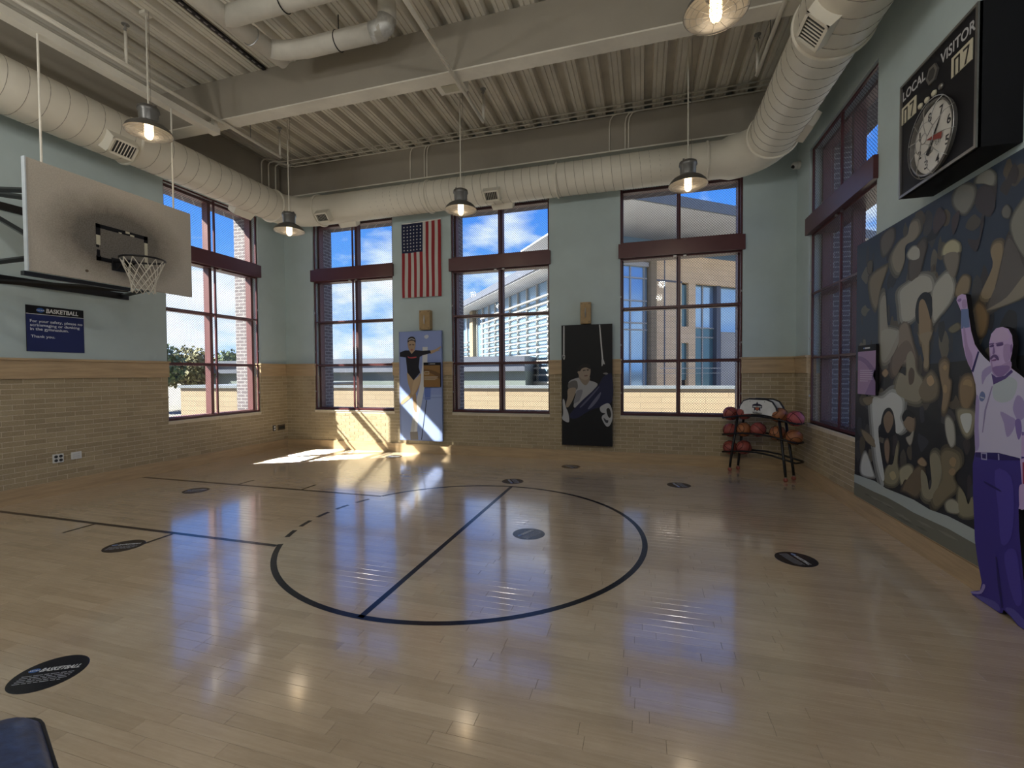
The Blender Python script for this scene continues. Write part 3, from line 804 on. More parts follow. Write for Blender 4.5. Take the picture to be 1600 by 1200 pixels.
mp2.prism([(XB+.012, RY-.07, RZ-.02), (XB+.012, RY-.07, RZ-.11), (RX-RR, RY-.07, RZ-.02)], (0, .012, 0)); mp2.prism([(XB+.012, RY+.058, RZ-.02), (XB+.012, RY+.058, RZ-.11), (RX-RR, RY+.058, RZ-.02)], (0, .012, 0))
mp2.build('rim_bracket', 'black_metal', t)
net = MB(); NN = 12
def netr(k): return [RR-.004, .19, .155, .135, .125, .122, .125][k]
zz = [RZ-.01, RZ-.115, RZ-.20, RZ-.265, RZ-.32, RZ-.37, RZ-.42]
def npnt(i, k):
    a = 2*PI*(i+(.5 if k % 2 else 0))/NN; return Vector((RX+netr(k)*math.cos(a), RY+netr(k)*math.sin(a), zz[k]))
for k in range(6):
    for i in range(NN):
        j = (i, i-1) if k % 2 == 0 else (i, i+1)
        for jj in j: net.tube([npnt(i, k), npnt(jj, k+1)], .0045, 5, caps=False)
net.build('net', 'net_cord', t)
# wall frame
fr = [[(XB-.04, y0+.10, 3.78), (XL, y0-.05, 3.95)], [(XB-.04, y0+.16, 3.70), (XL, y0+.1, 4.0)], [(XB-.04, y0+.12, 3.05), (XL, y0-.05, 2.98)], [(XB-.04, y0+.10, 3.22), (XL, y0+.2, 3.92)], [(XB-.04, y1-.2, 3.72), (XL, y1+.05, 3.90)], [(XB-.04, y1-.2, 3.05), (XL, y1+.05, 2.98)]]
for p, q in fr:
    MB().tube([p, q], .032, 4).build('support_arm', 'black_metal', t)
MB().box((XB-.10, y0-.02, z0-.05), (XB-.04, 4.35, z0-.005)).build('lower_rail', 'black_metal', t)
MB().tube([(XL+.05, 3.0, 2.86), (XB-.08, 4.35, z0-.03)], .03, 4).build('support_arm', 'black_metal', t)
MB().box((XB-.09, y0+.06, 2.95), (XB-.036, y0+.12, 3.95)).build('back_post', 'black_metal', t); MB().box((XB-.09, y1-.24, 2.95), (XB-.036, y1-.18, 3.95)).build('back_post', 'black_metal', t)
for zc in (2.98, 3.93): MB().box((XL-.005, y0-.15, zc-.05), (XL+.03, y1+.15, zc+.05)).build('wall_rail', 'black_metal', t)
for yy in (3.47, 4.965): MB().tube([(XB-.06, yy, 3.9), (XB-.06, yy, 5.558)], .011, 8).build('hanging_rod', 'ceiling_paint', t)

# ------------------------------------------------------------------ signs
def logo_disc(mb, c, ex, ey, r, txt, nrm, col_=(.03, .12, .42)):
    c, ex, ey, nrm = map(Vector, (c, ex, ey, nrm))
    mb.add([c+ex*r*math.cos(a*PI/10)+ey*r*.72*math.sin(a*PI/10) for a in range(20)], [tuple(range(20))], 0, col_)
    put_text(mb, txt, c+nrm*.0008-ex*r*1.02-ey*r*.28, ex, ey, width=2.04*r, height=r*.5, c=(.8, .82, .86), shear=.25, bold=.01)
t = thing('safety_sign', 'dark blue basketball safety sign on the wall below the backboard', 'sign', (XL+.004, 4.37, 2.36))
MB().box((XL, 4.045, 2.045), (XL+.008, 4.705, 2.68)).build('board', 'board_black', t)
mb = MB(); xs = XL+.0088; ex, ey, nr = Vector((0, 1, 0)), Vector((0, 0, 1)), Vector((1, 0, 0))
def q(mb, x, a0, a1, z0_, z1_, c): mb.add([(x, a0, z0_), (x, a1, z0_), (x, a1, z1_), (x, a0, z1_)], [(0,1,2,3)], 0, c)
q(mb, xs, 4.047, 4.703, 2.047, 2.678, (.022, .032, .13)); q(mb, xs+.0006, 4.047, 4.703, 2.565, 2.678, (.008, .008, .010)); q(mb, xs+.0012, 4.047, 4.703, 2.558, 2.566, (.7, .72, .75))
logo_disc(mb, (xs+.0014, 4.20, 2.62), ex, ey, .043, 'NCAA', nr)
put_text(mb, 'BASKETBALL', (xs+.0014, 4.262, 2.588), ex, ey, width=.375, height=.062, c=(.8, .8, .8), bold=.03, shear=.12)
for i, ln in enumerate(('For your safety, please no', 'scrimmaging or dunking', 'in the gymnasium.')):
    put_text(mb, ln, (xs+.0014, 4.085, 2.448-.055*i-(.012 if i == 0 else .012)), ex, ey, width=(.60, .565, .43)[i], height=.05, c=(.72, .75, .82), bold=.012)
put_text(mb, 'Thank you.', (xs+.0014, 4.09, 2.225), ex, ey, width=.265, height=.048, c=(.72, .75, .82), bold=.012)
mb.build('lettering', 'print_ink', t)

def outlet(name, label, y0_, y1_, z0_, z1_, kind):
    t = thing(name, label, 'outlet' if kind != 'plate' else 'wall plate', (XL+.015, (y0_+y1_)/2, (z0_+z1_)/2))
    bevel(MB().box((XL, y0_, z0_), (XL+.020, y1_, z1_)).build('plate', 'brown_plate' if kind == 'brown' else ('dark_plastic' if kind == 'single' else 'white_plastic'), t), .004)
    if kind == 'quad':
        for a in (.28, .72):
            for b_ in (.28, .72):
                cy, cz = y0_+(y1_-y0_)*a, z0_+(z1_-z0_)*b_
                MB().tube([(XL+.018, cy, cz), (XL+.023, cy, cz)], .021, 14).build('socket', 'dark_plastic', t)
    elif kind == 'single':
        for b_ in (.28, .72):
            cz = z0_+(z1_-z0_)*b_; MB().box((XL+.018, y0_+.015, cz-.018), (XL+.023, y1_-.015, cz+.018)).build('socket', 'white_plastic', t)
    elif kind == 'plate':
        for k in range(5): MB().box((XL+.018, y0_+.015, z0_+.02+k*.014), (XL+.021, y1_-.02, z0_+.023+k*.014)).build('printed_line', 'steel', t)
    else:
        MB().box((XL+.018, y0_+.02, z0_+.03), (XL+.022, y1_-.02, z1_-.03)).build('cover', 'dark_plastic', t)
outlet('power_outlet', 'white four-socket outlet low on the left brick wall', 4.283, 4.408, .46, .585, 'quad')
outlet('wall_plate', 'blank white plate beside the four-socket outlet', 4.50, 4.625, .475, .58, 'plate')
outlet('power_outlet', 'small dark socket in the brick near the sunlit corner', 8.25, 8.325, .42, .55, 'single')
outlet('wall_plate', 'brown rectangular cover plate in the brick near the corner', 8.39, 8.60, .42, .545, 'brown')

# ------------------------------------------------------------------ floor decals
decals = [((-3.265, 1.69), math.atan2(.55, 1)*1.0, 'round black decal with legible basketball lettering closest to the viewer'), ((-4.98, 3.19), .53, 'round black decal beside the near lane line'),
          ((-6.34, 5.03), .56, 'round dark decal on the lane below the backboard'), ((-4.93, 8.17), 0.1, 'round decal lying in the sunlight by the corner'),
          ((-1.975, 6.76), 2.1, 'round decal touching the far edge of the circle'), ((-1.265, 8.09), 2.4, 'round black decal in front of the ring gymnast poster'),
          ((.51, 7.16), 1.9, 'round decal midway between the circle and the ball rack'), ((-1.165, 4.58), 1.15, 'round blue reflecting decal inside the free throw circle'), ((1.325, 4.59), -1.25+0, 'round black decal on the boards right of the circle')]
for (cx, cy), ang, lb in decals:
    t = thing('floor_decal', lb, 'decal', (cx, cy, .001), 'round floor decals')
    MB().lathe([(0, .0012), (.166, .0012), (.17, .0002)], (cx, cy, .0002), 40).build('disc', 'black_line', t)
    mb = MB(); e1 = Vector((math.cos(ang), math.sin(ang), 0)); e2 = Vector((-math.sin(ang), math.cos(ang), 0)); c = Vector((cx, cy, .0022))
    logo_disc(mb, c-e1*.098+e2*.042, e1, e2, .027, 'NCAA', (0, 0, 1), (.04, .13, .40))
    put_text(mb, 'BASKETBALL', c-e1*.066+e2*.022, e1, e2, width=.195, height=.036, c=(.62, .64, .68), bold=.03, shear=.2)
    for k in range(5):
        x = -.125
        L = (.125, .125, .125, .12, .10)[k]
        while x < L:
            l = random.uniform(.018, .05); l = min(l, L-x)
            p = c+e1*x+e2*(-.012-.0165*k); mb.add([p, p+e1*l, p+e1*l+e2*.005, p+e2*.005], [(0,1,2,3)], 0, (.42, .44, .5)); x += l+.007
    mb.build('lettering', 'print_gloss', t)

# ------------------------------------------------------------------ flat prints traced on their own planes
def layer_print(name, parent, ax, val, step, shapes, conv, mat='print_ink', smooth=True):
    mb = MB()
    for k, sh in enumerate(shapes):
        c, pts = sh[0], sh[1]; sm_ = sh[2] if len(sh) > 2 else smooth
        pp = smooth_poly(pts) if sm_ else pts
        P3 = [bp(*conv(*p_), ax, val) for p_ in pp]
        i = 'xyz'.index(ax)
        for p_ in P3: p_[i] = val+step*(k+1)
        mb.add(P3, [tuple(range(len(P3)))], 0, c)
    return mb.build(name, mat, parent)

# gymnast on the beam
YP = 8.60
t = thing('gymnast_poster', 'tall blue poster of a gymnast in a black leotard on a balance beam', 'poster', (-4.535, 8.63, .28))
MB().box((-5.03, YP, .28), (-4.035, 8.648, 2.60)).build('board', 'board_blue', t)
cv3 = lambda x, y: (610+x/6, 500+y/6)
skin = (.42, .30, .19); S = [
 ((.26, .33, .62), [(88, 115), (472, 103), (490, 1128), (110, 1120)], False),
 ((.30, .38, .66), [(95, 700), (480, 700), (488, 1126), (108, 1118)], False),
 ((.55, .58, .66), [(318, 150), (345, 138), (360, 155), (340, 176), (322, 168)]),
 ((.12, .18, .50), [(318, 636), (378, 636), (376, 744), (325, 750)], False),
 ((.03, .04, .08), [(336, 752), (344, 752), (296, 1122), (288, 1122)], False),
 ((.20, .26, .50), [(300, 728), (486, 722), (486, 728), (300, 735)], False),
 ((.62, .63, .66), [(302, 252), (350, 252), (346, 400), (318, 640), (290, 800), (262, 900), (250, 1050), (188, 1050), (215, 870), (270, 650), (300, 420)], False),
 ((.46, .46, .47), [(215, 870), (240, 870), (225, 1050), (188, 1050)], False),
 ((.22, .20, .19), [(186, 1050), (256, 1046), (262, 1122), (190, 1124)], False),
 ((.36, .25, .16), [(200, 640), (235, 680), (245, 760), (248, 862), (222, 842), (210, 740)]),
 (skin, [(160, 490), (225, 560), (285, 500), (278, 600), (236, 690), (165, 752), (112, 792), (98, 775), (130, 738), (188, 680), (166, 590)]),
 ((.52, .38, .24), [(222, 570), (280, 520), (272, 590), (232, 680), (200, 700), (205, 640)]),
 ((.40, .28, .18), [(366, 292), (420, 276), (466, 248), (474, 258), (450, 280), (470, 282), (432, 294), (380, 318)]),
 ((.014, .014, .022), [(90, 305), (140, 285), (175, 285), (200, 318), (235, 282), (300, 288), (372, 284), (382, 310), (300, 332), (276, 346), (266, 440), (280, 492), (218, 566), (160, 492), (146, 352), (90, 344)], False),
 ((.38, .27, .18), [(178, 262), (230, 262), (226, 290), (201, 318), (180, 290)], False),
 ((.40, .28, .19), [(164, 210), (182, 182), (220, 182), (236, 214), (230, 268), (206, 302), (180, 288), (166, 246)]),
 ((.025, .02, .02), [(164, 214), (166, 178), (188, 158), (222, 160), (237, 186), (235, 216), (220, 196), (182, 196)]),
 ((.45, .43, .42), [(170, 184), (200, 172), (230, 184), (228, 190), (200, 180), (172, 192)]),
 ((.10, .06, .05), [(176, 232), (194, 228), (194, 235), (178, 238)]), ((.10, .06, .05), [(208, 228), (226, 231), (224, 237), (208, 235)]),
 ((.30, .12, .10), [(192, 274), (212, 274), (208, 288), (196, 288)]),
 ((.40, .06, .07), [(165, 340), (185, 350), (240, 344), (246, 352), (200, 360), (170, 354)]),
]
layer_print('print', t, 'y', YP, -.0004, S, cv3)
t = thing('caption_panel', 'small brown caption panel with black header on the gymnast poster', 'panel', (-4.24, 8.55, 1.42))
MB().box((-4.43, 8.55, 1.42), (-4.05, 8.588, 1.935)).build('board', 'board_black', t)
mb = MB(); yy = 8.549
def qy(mb, y, x0_, x1_, z0_, z1_, c): mb.add([(x0_, y, z0_), (x1_, y, z0_), (x1_, y, z1_), (x0_, y, z1_)], [(0,1,2,3)], 0, c)
qy(mb, yy, -4.43, -4.05, 1.42, 1.875, (.24, .13, .045))
mb.add([(-4.43+.38*k/10, yy-.0004, 1.80-.10*(k/10)**2) for k in range(11)]+[(-4.43+.38*k/10, yy-.0004, 1.74-.16*(k/10)**2) for k in range(10, -1, -1)], [tuple(range(22))], 0, (.14, .075, .03))
qy(mb, yy-.0008, -4.41, -4.30, 1.685, 1.75, (.5, .42, .32)); qy(mb, yy-.0012, -4.40, -4.31, 1.70, 1.735, (.24, .13, .045))
for k in range(5): qy(mb, yy-.0008, -4.415, -4.10-.03*(k % 2)-.06*(k == 4), 1.635-.016*k, 1.641-.016*k, (.5, .44, .36))
logo_disc(mb, (-4.30, yy-.0008, 1.905), (1, 0, 0), (0, 0, 1), .012, 'NCAA', (0, -1, 0)); qy(mb, yy-.0008, -4.28, -4.16, 1.899, 1.911, (.6, .6, .6))
mb.build('lettering', 'print_ink', t)

# gymnast on the rings
t = thing('gymnast_poster', 'tall black poster of a gymnast in white holding still rings', 'poster', (-1.04, 8.63, .31))
MB().box((-1.515, YP, .31), (-.56, 8.648, 2.61)).build('board', 'board_black', t)
cv4 = lambda x, y: (865+x/5.714, 495+y/5.714)
g = (.33, .33, .34); S = [
 ((.012, .012, .014), [(70, 80), (524, 66), (528, 1152), (76, 1142)], False),
 ((.5, .5, .5), [(86, 82), (98, 82), (98, 335), (85, 335)], False), ((.45, .45, .45), [(80, 345), (92, 335), (103, 350), (98, 380), (88, 380)]), ((.03, .03, .03), [(87, 350), (96, 350), (94, 366), (88, 366)]),
 ((.5, .5, .5), [(405, 70), (416, 70), (443, 375), (431, 380)], False), ((.42, .42, .42), [(430, 375), (445, 380), (458, 424), (446, 420), (434, 440), (428, 432)]),
 (g, [(132, 590), (215, 545), (290, 560), (392, 598), (350, 660), (280, 740), (230, 805), (178, 800), (200, 690)]),
 ((.20, .20, .22), [(210, 660), (260, 655), (235, 740), (215, 760), (180, 770), (195, 700)]),
 ((.13, .12, .115), [(130, 600), (165, 572), (208, 575), (212, 645), (150, 650), (132, 640)]),
 ((.30, .24, .18), [(130, 645), (200, 640), (172, 740), (132, 805), (108, 795), (125, 720)]),
 ((.24, .19, .145), [(228, 520), (312, 520), (322, 565), (285, 612), (240, 570)]),
 ((.31, .245, .19), [(214, 492), (228, 478), (240, 446), (285, 424), (322, 446), (330, 492), (318, 540), (285, 565), (240, 545), (220, 508)]),
 ((.02, .018, .018), [(216, 478), (228, 444), (270, 418), (312, 424), (328, 452), (322, 466), (290, 452), (254, 462), (240, 480), (232, 486)]),
 ((.07, .05, .04), [(262, 476), (284, 472), (284, 480), (264, 484)]), ((.07, .05, .04), [(296, 470), (316, 470), (314, 478), (298, 480)]), ((.16, .09, .075), [(276, 522), (304, 520), (300, 530), (278, 532)]),
 ((.42, .42, .43), [(82, 742), (98, 745), (108, 800), (132, 860), (138, 938), (98, 930), (76, 905), (86, 860)]),
 ((.018, .02, .055), [(150, 862), (250, 752), (390, 622), (440, 540), (486, 512), (522, 522), (526, 742), (430, 802), (330, 832), (210, 905), (150, 900)]),
 ((.09, .09, .15), [(238, 800), (330, 700), (405, 622), (392, 650), (310, 745), (250, 805)]), ((.12, .12, .18), [(305, 822), (352, 752), (420, 672), (408, 725), (345, 805)]),
 ((.25, .24, .24), [(440, 505), (470, 498), (488, 508), (468, 516)]),
 ((.42, .42, .43), [(414, 812), (440, 788), (490, 772), (520, 822), (526, 905), (502, 968), (470, 976), (432, 912), (438, 880), (462, 864), (424, 850)]),
 ((.02, .02, .02), [(472, 826), (498, 818), (514, 868), (504, 902), (484, 884)]), ((.05, .05, .06), [(446, 900), (470, 920), (490, 925), (480, 950), (458, 935)]),
]
layer_print('print', t, 'y', YP, -.0004, S, cv4)

# flag
t = thing('flag', 'large flag with red and white stripes and a starred blue canton, hung vertically', 'flag', (-4.51, 8.66, 3.32))
fx0, fx1, fz0, fz1 = -4.97, -4.06, 3.325, 4.905
nx, nz = 39, 60; mb = MB()
def fy(u, v): return 8.672-.014*math.sin(u*17+2*v)*(.3+.7*(1-v))-.010*(1-v)-.006*math.sin(9*v+u*4)
def fp(u, v, off=0):
    top = .02*u+(.012*math.sin(u*PI*1.3) if v > .98 else 0)
    return Vector((fx0+(fx1-fx0)*u, fy(u, v)-off, fz0+(fz1-fz0)*v+top*v))
for i in range(nx):
    for j in range(nz):
        u0, u1, v0, v1 = i/nx, (i+1)/nx, j/nz, (j+1)/nz
        st = int((i+.5)/3); red = st % 2 == 0
        canton = (i+.5)/nx < 7/13 and (j+.5)/nz > .605
        c = (.012, .016, .06) if canton else ((.30, .022, .03) if red else (.58, .56, .54))
        mb.add([fp(u0, v0), fp(u1, v0), fp(u1, v1), fp(u0, v1)], [(0,1,2,3)], 0, c)
mb.build('cloth', 'print_ink', t, smooth=True)
for a in range(6):
    for b_ in range(8):
        cu, cv_ = (a+.75)/6.4*(7/13), .635+b_*.0445
        pc = [fp(cu+r*math.sin(k*PI/5)*1.74, cv_+r*math.cos(k*PI/5), .0025) for k in range(10) for r in ((.0135,) if k % 2 == 0 else (.0055,))]
        MB().add(pc, [tuple(range(10))], 0, (.72, .72, .72)).build('star', 'print_ink', t)
MB().tube([(fx0-.0, 8.675, fz1-.005), (fx0+.45, 8.675, fz1+.004), (fx1, 8.675, fz1+.022)], .012, 8).build('heading', 'white_plastic', t)

# wooden chime boxes
for (x0_, x1_), lb in (((-4.53, -4.285), 'wooden chime box on the wall between the flag and the blue poster'), ((-1.15, -.955), 'wooden chime box on the wall above the black poster')):
    t = thing('chime_box', lb, 'box', ((x0_+x1_)/2, 8.62, 2.62), 'wooden wall boxes')
    bevel(MB().box((x0_, 8.57, 2.625), (x1_, 8.70, 3.03)).build('case', 'speaker_wood', t), .006)
    xm = (x0_+x1_)/2
    MB().tube([(xm, 8.556, 2.74), (xm, 8.553, 2.83), (xm, 8.556, 2.92)], [.006, .014, .006], 8).build('slot_grille', 'steel', t)
    for sx in (x0_+.03, x1_-.03):
        for sz in (2.655, 3.0): MB().tube([(sx, 8.565, sz), (sx, 8.571, sz)], .009, 8).build('screw', 'dark_plastic', t)

# ------------------------------------------------------------------ crowd mural
XM = XR-.035
t = thing('crowd_mural', 'huge dark mural of a blurred cheering crowd covering the right wall', 'mural', (XM, 4.2, .20))
MB().box((XM, 1.2, .205), (XR-.014, 6.345, 3.185)).build('board', 'board_black', t)
c5 = lambda x, y: (1340+x/3.635, 230+y/3.635); c6 = lambda x, y: (1340+x/4.285, 520+y/4.285)
A = []                                              # (colour, pixel polygon in photo coordinates)
def m5(c, p): A.append((c, [c5(*q_) for q_ in p]))
def m6(c, p): A.append((c, [c6(*q_) for q_ in p]))
ta, tp, ol, pg, wh, dk = (.27, .215, .14), (.25, .225, .18), (.25, .23, .155), (.40, .40, .36), (.55, .58, .58), (.016, .018, .024)
m5(tp, [(200,620),(240,540),(285,500),(300,440),(340,420),(350,480),(320,530),(275,560),(270,640),(240,710),(212,690)])
m5((.10,.085,.075), [(300,660),(320,600),(370,530),(388,570),(372,640),(345,740),(305,760)])
m5(pg, [(288,610),(318,566),(352,578),(352,628),(312,640)])
m5(pg, [(245,820),(300,770),(360,730),(415,745),(426,810),(385,830),(345,860),(330,960),(262,988),(247,900)])
m5(dk, [(330,940),(345,860),(385,822),(424,850),(426,950),(400,1000),(345,1000)])
m5((.42,.40,.27), [(490,610),(500,560),(540,530),(576,550),(576,595),(530,604)])
m5((.20,.18,.15), [(498,612),(572,600),(566,690),(545,740),(515,700)])
m5(pg, [(430,820),(480,740),(520,720),(548,790),(530,870),(470,950),(435,980)])
m5(ta, [(705,838),(770,680),(760,600),(780,552),(820,548),(826,610),(800,720),(765,850)])
m5((.12,.11,.105), [(800,760),(826,640),(858,520),(900,560),(940,660),(960,760),(860,850),(752,922),(762,850)])
m5(tp, [(742,922),(850,852),(960,720),(960,830),(850,892)])
m5((.24,.24,.215), [(678,200),(700,150),(750,130),(780,160),(770,212),(720,204)])
m5((.055,.048,.055), [(668,310),(700,225),(760,225),(786,320),(760,384),(700,372)])
m5((.055,.048,.055), [(690,520),(705,400),(722,380),(715,460),(680,590),(640,560),(632,520)])
m5((.20,.20,.18), [(552,280),(590,218),(655,225),(662,290),(612,372),(560,335)])
m5((.22,.22,.195), [(878,440),(915,350),(970,310),(970,610),(905,545)])
m5((.15,.15,.14), [(826,360),(850,330),(872,360),(860,400),(832,392)])
m5((.065,.052,.058), [(434,410),(468,340),(506,388),(492,440),(440,492)]); m5((.065,.052,.058), [(538,410),(582,358),(572,440),(545,496)])
m5((.13,.115,.10), [(138,530),(170,480),(206,470),(202,540),(152,612)])
m5((.20,.165,.11), [(78,745),(150,685),(166,692),(132,800),(108,912),(80,850)])
m5((.30,.285,.24), [(135,870),(162,848),(172,1000),(190,1060),(236,1038),(232,1120),(180,1210),(138,1200),(130,960)])
m5((.23,.19,.15), [(244,1025),(282,1000),(310,1100),(330,1210),(232,1210),(236,1100)])
m5((.29,.21,.125), [(353,885),(383,870),(416,980),(410,1080),(362,1105),(352,1000)])
m5(ta, [(368,1095),(404,1085),(404,1210),(384,1210)])
m5((.26,.205,.13), [(566,800),(600,735),(636,745),(634,800),(618,832),(568,842)])
m5((.24,.165,.09), [(648,960),(690,888),(736,950),(722,1050),(682,1072),(650,1010)])
m5((.17,.155,.11), [(524,1032),(568,1000),(584,1028),(545,1052)])
m5((.09,.075,.06), [(420,680),(436,664),(438,700),(420,708)]); m5((.10,.085,.065), [(60,660),(84,650),(82,710),(62,712)])
m6((.34,.33,.285), [(165,-10),(270,-10),(242,80),(202,160),(165,182)])
m6((.17,.13,.105), [(248,140),(330,50),(382,130),(392,230),(352,255),(332,170),(262,285),(232,245)])
m6((.28,.26,.20), [(330,165),(360,122),(385,170),(395,260),(436,320),(442,400),(402,462),(300,432),(258,382),(288,272),(330,285)])
m6((.11,.085,.07), [(344,270),(362,232),(384,260),(378,330),(350,345)])
m6((.35,.245,.15), [(168,270),(190,244),(206,270),(186,294)])
m6((.29,.235,.16), [(415,20),(500,-6),(474,90),(480,200),(465,236),(446,212),(456,100)])
m6((.26,.195,.125), [(554,225),(585,190),(613,222),(610,300),(626,335),(610,460),(586,522),(567,500),(576,400),(560,300)])
m6((.38,.27,.15), [(574,232),(590,215),(602,232),(590,252)]); m6((.36,.26,.15), [(578,360),(592,346),(604,372),(596,404),(580,396)])
m6((.19,.16,.115), [(412,385),(466,290),(500,268),(537,340),(526,430),(450,455)])
m6((.42,.30,.18), [(468,305),(498,285),(517,330),(492,357),(470,338)])
m6((.25,.18,.105), [(690,365),(718,300),(768,298),(787,370),(772,450),(740,505),(702,482)])
m6((.35,.25,.13), [(708,345),(730,312),(764,320),(772,360),(740,352)])
m6((.28,.26,.19), [(674,532),(722,512),(788,540),(772,655),(736,694),(700,645)])
m6(wh, [(694,552),(764,545),(762,630),(736,672),(710,632)])
m6(pg, [(593,592),(614,568),(646,620),(652,730),(626,757),(600,682)])
m6(wh, [(104,442),(170,440),(232,398),(296,440),(302,520),(286,570),(312,640),(262,672),(246,562),(222,506),(182,520),(162,602),(142,640),(152,760),(182,960),(166,985),(132,850),(110,640)])
m6(dk, [(160,600),(182,520),(222,504),(248,560),(252,680),(160,700)])
m6((.24,.175,.12), [(178,565),(210,524),(241,560),(236,620),(206,672),(182,625)])
m6((.24,.175,.13), [(184,745),(204,718),(216,770),(206,862),(190,832)])
m6((.25,.19,.135), [(313,595),(340,553),(382,580),(372,660),(332,642)])
m6(dk, [(302,560),(330,515),(376,540),(380,572),(340,560),(312,595)])
m6((.36,.34,.30), [(330,705),(352,690),(376,658),(366,730),(350,747)])
m6((.23,.19,.13), [(33,652),(100,700),(122,765),(60,722)]); m6(wh, [(33,855),(60,808),(100,920),(105,962),(33,942)])
m6((.20,.165,.11), [(40,440),(100,430),(95,470),(60,480)])
m6(ol, [(185,945),(210,888),(240,876),(262,758),(274,780),(266,870),(282,960),(250,1012),(190,1002)])
m6((.38,.32,.19), [(216,945),(244,926),(262,965),(236,986)])
m6((.34,.32,.225), [(286,925),(340,888),(372,920),(362,1000),(322,980),(300,1012)])
m6((.16,.125,.085), [(308,1045),(350,960),(420,898),(442,980),(402,1090),(332,1062)])
m6((.31,.225,.145), [(408,862),(435,838),(462,872),(450,892),(422,884)])
m6((.27,.25,.18), [(428,922),(466,960),(482,1050),(500,1000),(488,842),(520,803),(552,840),(567,920),(547,1020),(500,1112),(440,1082)])
m6((.20,.17,.11), [(563,835),(600,788),(677,820),(687,900),(642,960),(662,1040),(600,1102),(540,1160),(512,1140),(512,1080),(572,980)])
m6((.32,.23,.13), [(618,860),(640,832),(664,852),(654,895),(630,890)]); m6((.30,.215,.13), [(615,925),(640,905),(660,925),(645,955),(622,948)])
m6((.34,.33,.26), [(598,1140),(640,1118),(692,1160),(680,1205),(610,1195)]); m6(ol, [(682,1045),(720,1080),(745,1150),(770,1100),(790,1215),(690,1215)])
mb = MB(); k = 0
def lay(pts3, c):
    global k
    k += 1
    for p_ in pts3: p_.x = XM-.000012*k
    mb.add(pts3, [tuple(range(len(pts3)))], 0, c)
lay([Vector((0, 6.343, .207)), Vector((0, 1.202, .207)), Vector((0, 1.202, 3.183)), Vector((0, 6.343, 3.183))], (.024, .026, .032))
lay([Vector((0, 6.343, 1.7)), Vector((0, 1.202, 1.9)), Vector((0, 1.202, 3.183)), Vector((0, 6.343, 3.183))], (.036, .050, .080))
rs = random.Random(3)
for i in range(150):                                # faint far rows of the crowd
    cy, cz = rs.uniform(3.7, 6.25), rs.uniform(.55, 3.1); a_, b_ = rs.uniform(.03, .11), rs.uniform(.05, .16)
    pts = smooth_poly([(cy+a_*math.cos(q_*PI/4)*rs.uniform(.5, 1.2), cz+b_*math.sin(q_*PI/4)*rs.uniform(.5, 1.2)) for q_ in range(8)], 3)
    cc_ = rs.choice([(.045, .05, .065), (.06, .06, .065), (.085, .078, .068), (.10, .085, .065), (.032, .034, .042), (.13, .12, .10), (.05, .045, .05)])
    lay([Vector((0, max(1.21, min(p_[0], 6.33)), max(.5, min(p_[1], 3.17)))) for p_ in pts], cc_)
for i in range(46):                                 # crowd continues past the picture edge
    cy, cz = rs.uniform(1.35, 3.55), rs.uniform(.6, 3.0); a_, b_ = rs.uniform(.05, .16), rs.uniform(.09, .28)
    pts = [(cy+a_*math.cos(q_*PI/4)*rs.uniform(.7, 1.1), cz+b_*math.sin(q_*PI/4)*rs.uniform(.7, 1.1)) for q_ in range(8)]
    pts = [(max(1.21, min(p_[0], 6.33)), max(.5, min(p_[1], 3.17))) for p_ in smooth_poly(pts, 3)]
    lay([Vector((0, p_[0], p_[1])) for p_ in pts], rs.choice([ta, tp, ol, pg, (.09, .08, .075), (.16, .125, .085)]))
HL = []
for c, pts in A:                                    # posterised darker contour around every shape
    cx_ = sum(p_[0] for p_ in pts)/len(pts); cy_ = sum(p_[1] for p_ in pts)/len(pts)
    if max(c) > .09 and c != dk:
        HL.append((tuple(x_*.30+.02 for x_ in c), [(cx_+(p_[0]-cx_)*1.30, cy_+(p_[1]-cy_)*1.22) for p_ in pts]))
        HL.append((tuple(x_*.62+.01 for x_ in c), [(cx_+(p_[0]-cx_)*1.14, cy_+(p_[1]-cy_)*1.10) for p_ in pts]))
HL = HL[0::2]+HL[1::2]
for c, pts in HL+A:
    P3 = [bp(q_[0], q_[1], 'x', XM) for q_ in smooth_poly(pts)]
    for p_ in P3: p_.y = min(p_.y, 6.34); p_.z = max(.42, min(p_.z, 3.18))
    lay(P3, c)
lay([Vector((0, 6.343, .36)), Vector((0, 1.202, .36)), Vector((0, 1.202, .50))]+[Vector((0, 1.6+i*.25, .475+.012*math.sin(i*2.3))) for i in range(18)]+[Vector((0, 6.343, .455))], (.40, .45, .44))
lay([Vector((0, 6.343, .207)), Vector((0, 1.202, .207)), Vector((0, 1.202, .37))]+[Vector((0, 1.6+i*.25, .37+.008*math.sin(i*1.7))) for i in range(18)]+[Vector((0, 6.343, .36))], (.17, .17, .135))
for i in range(26):
    yy = rs.uniform(1.6, 6.1); zz_ = rs.uniform(.23, .33); l_ = rs.uniform(.1, .35)
    lay([Vector((0, yy, zz_)), Vector((0, yy+l_*.6, zz_-.012)), Vector((0, min(6.34, yy+l_), zz_)), Vector((0, yy+l_*.4, zz_+.014))], rs.choice([(.12, .12, .095), (.22, .22, .18)]))
mb.build('print', 'print_ink', t)

